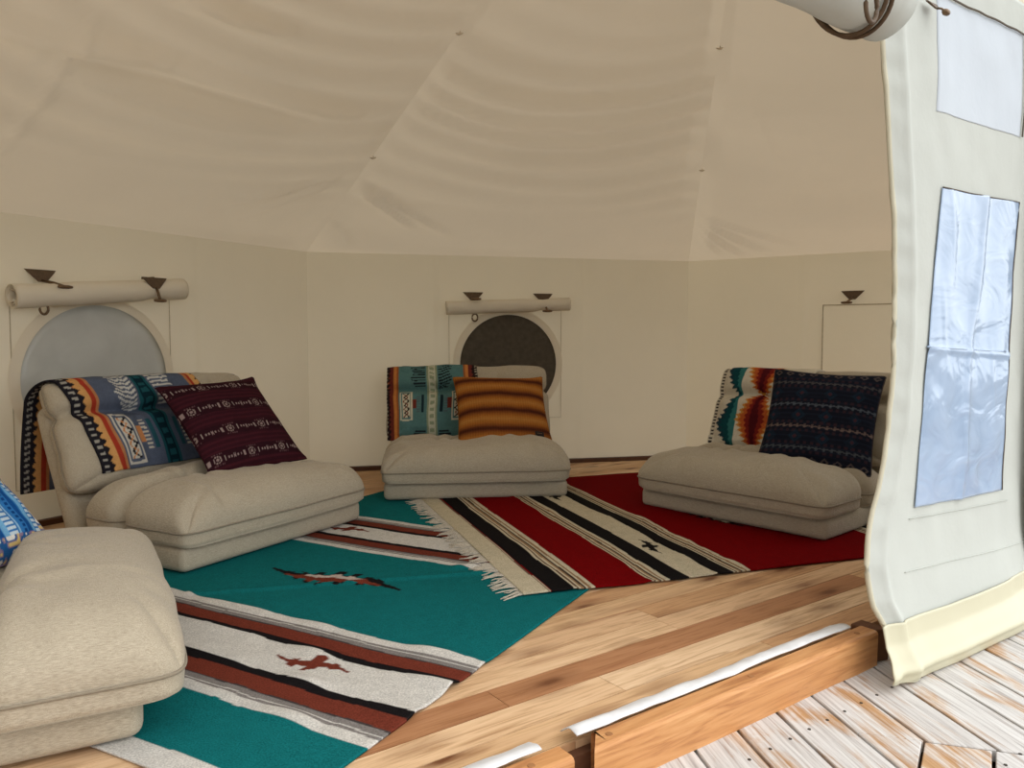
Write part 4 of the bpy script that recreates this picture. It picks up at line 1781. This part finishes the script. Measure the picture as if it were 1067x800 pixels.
# stitched reinforcement below the window and cross seam
flap_line('seam', [(925, 592), (960, 582), (1050, 560)], 0.0016, M['flap_canvas'], flap, 0.003)
flap_line('seam', [(932, 538), (1032, 518)], 0.0016, M['flap_canvas'], flap, 0.004)

# vinyl skirt that lies out over the deck
sk_a = front_sz(902, 648)[0]
ns, nc = 90, 26
s_top = np.linspace(0, 1, ns)[:, None] * np.ones((1, nc))
c = np.linspace(0, 1, nc)[None, :] * np.ones((ns, 1))
left = sk_a - 0.03 - 0.06 * c + 0.19 * np.clip((c - 0.55) / 0.45, 0, 1) ** 3.2 + 0.02 * np.sin(c * 5)
s = left * (1 - s_top) + (S1 + 0.02) * s_top
z = 0.092 * (1 - c) + (DZ + 0.004) * c - 0.012 * np.sin(np.pi * c)
z = np.maximum(z, DZ + 0.005)
wtop = flap_w(s, np.full_like(s, Z0 + 0.02)) + 0.008
wout = wtop + 0.040 * c ** 1.4 + 0.022 * np.sin(np.pi * np.clip((c - 0.3) / 0.7, 0, 1)) + 0.010 * np.exp(-((c - 0.68) / 0.08) ** 2) + 0.006 * vnoise(s * 3, c * 2, 71)
P = np.array(lift(FQ, 0)) + s[..., None] * np.array(T) + z[..., None] * np.array(UP) + wout[..., None] * np.array(NF)
sk = mesh('vinyl_skirt', local(P.reshape(-1, 3), flap), grid_faces(ns, nc), M['skirt'], flap)
solid(sk, 0.004)
sk['label'] = 'cream vinyl ground skirt'
# the next flap along the front, overlapping at the right edge
SB = front_sz(1058, 300)[0]
flap2 = empty('door_flap', 'next white canvas door flap, a sliver at the right edge of the photo', 'door flap', lift(FQ + T * SB, DZ))
nu, nv = 70, 120
zz = np.linspace(0.06, ZT, nv)[None, :] * np.ones((nu, 1))
uu = np.linspace(0, 1, nu)[:, None] * np.ones((1, nv))
lowr = np.clip((0.35 - zz) / 0.35, 0, 1)
ss = (SB - 0.012 + 0.010 * vnoise(zz * 2, uu * 0, 81) + 0.05 * lowr ** 2) * (1 - uu) + 2.65 * uu
ww = 0.085 + 0.014 * vnoise(ss * 3, zz * 1.2, 82) + 0.004 * vnoise(ss * 11, zz * 4, 83)
P = np.array(lift(FQ, 0)) + ss[..., None] * np.array(T) + zz[..., None] * np.array(UP) + ww[..., None] * np.array(NF)
o = mesh('canvas_panel', local(P.reshape(-1, 3), flap2), grid_faces(nu, nv), M['flap_canvas'], flap2)
solid(o, 0.003)
pts = [Vector(p) for p in local(P[0, ::2], flap2)]
tube_obj('edge_binding', pts, 0.005, M['binding'], flap2, 6)
q = front_sz(1069, 76)
tube_obj('toggle', [Vector(local(np.array(FQ + T * (q[0] + a)) * np.array((1, 1, 0)) + np.array((0, 0, q[1] + b)) + np.array(NF) * 0.12, flap2)) for a, b in ((-0.012, 0.0), (0.02, 0.004), (0.05, -0.004))], 0.010, M['brass'], flap2, 8)

# the rolled up door canvas over the doorway
e_r = on_plane(921, 4, FQ + NF * 0.15, NF)
axis_end = Vector((e_r.x, e_r.y, e_r.z))
start = axis_end - T * 2.9
rl, ax, e1, e2 = spiral_roll('rolled_door_canvas', axis_end, start, 0.092, NF, M['flap_canvas'], 'thick roll of white door canvas tied up above the doorway', 'door roll', [(0.09, 0.03, 0.02)], 9, turns=3.6, phase=0.4 * 2 * math.pi + 2.6)
# its strap and ring
cen = ax * 0.14


def around(a, r, shift=0.0):
    return cen + ax * shift + e1 * (r * math.cos(a)) + e2 * (r * math.sin(a))


for sh in (0.0, 0.022):
    tube_obj('tie_cord', [around(2 * math.pi * i / 40, 0.096, sh + 0.05 * math.sin(2 * math.pi * i / 40)) for i in range(40)], 0.0055, M['leather'], rl, 7, True)
rc = on_plane(908, 5, FQ + NF * 0.262, NF) - axis_end
tube_obj('ring', [rc + ax * (0.022 * math.cos(a)) + UP * (0.036 * math.sin(a)) for a in [2 * math.pi * i / 24 for i in range(24)]], 0.005, M['leather'], rl, 7, True)
q = front_sz(951, 22)
hook(Vector(flap_pt(np.array(q[0] + 0.0), np.array(q[1] + 0.035))), NF, T, 'small brown tab with toggle at the end of the door roll', UP * -0.02, 0.4)
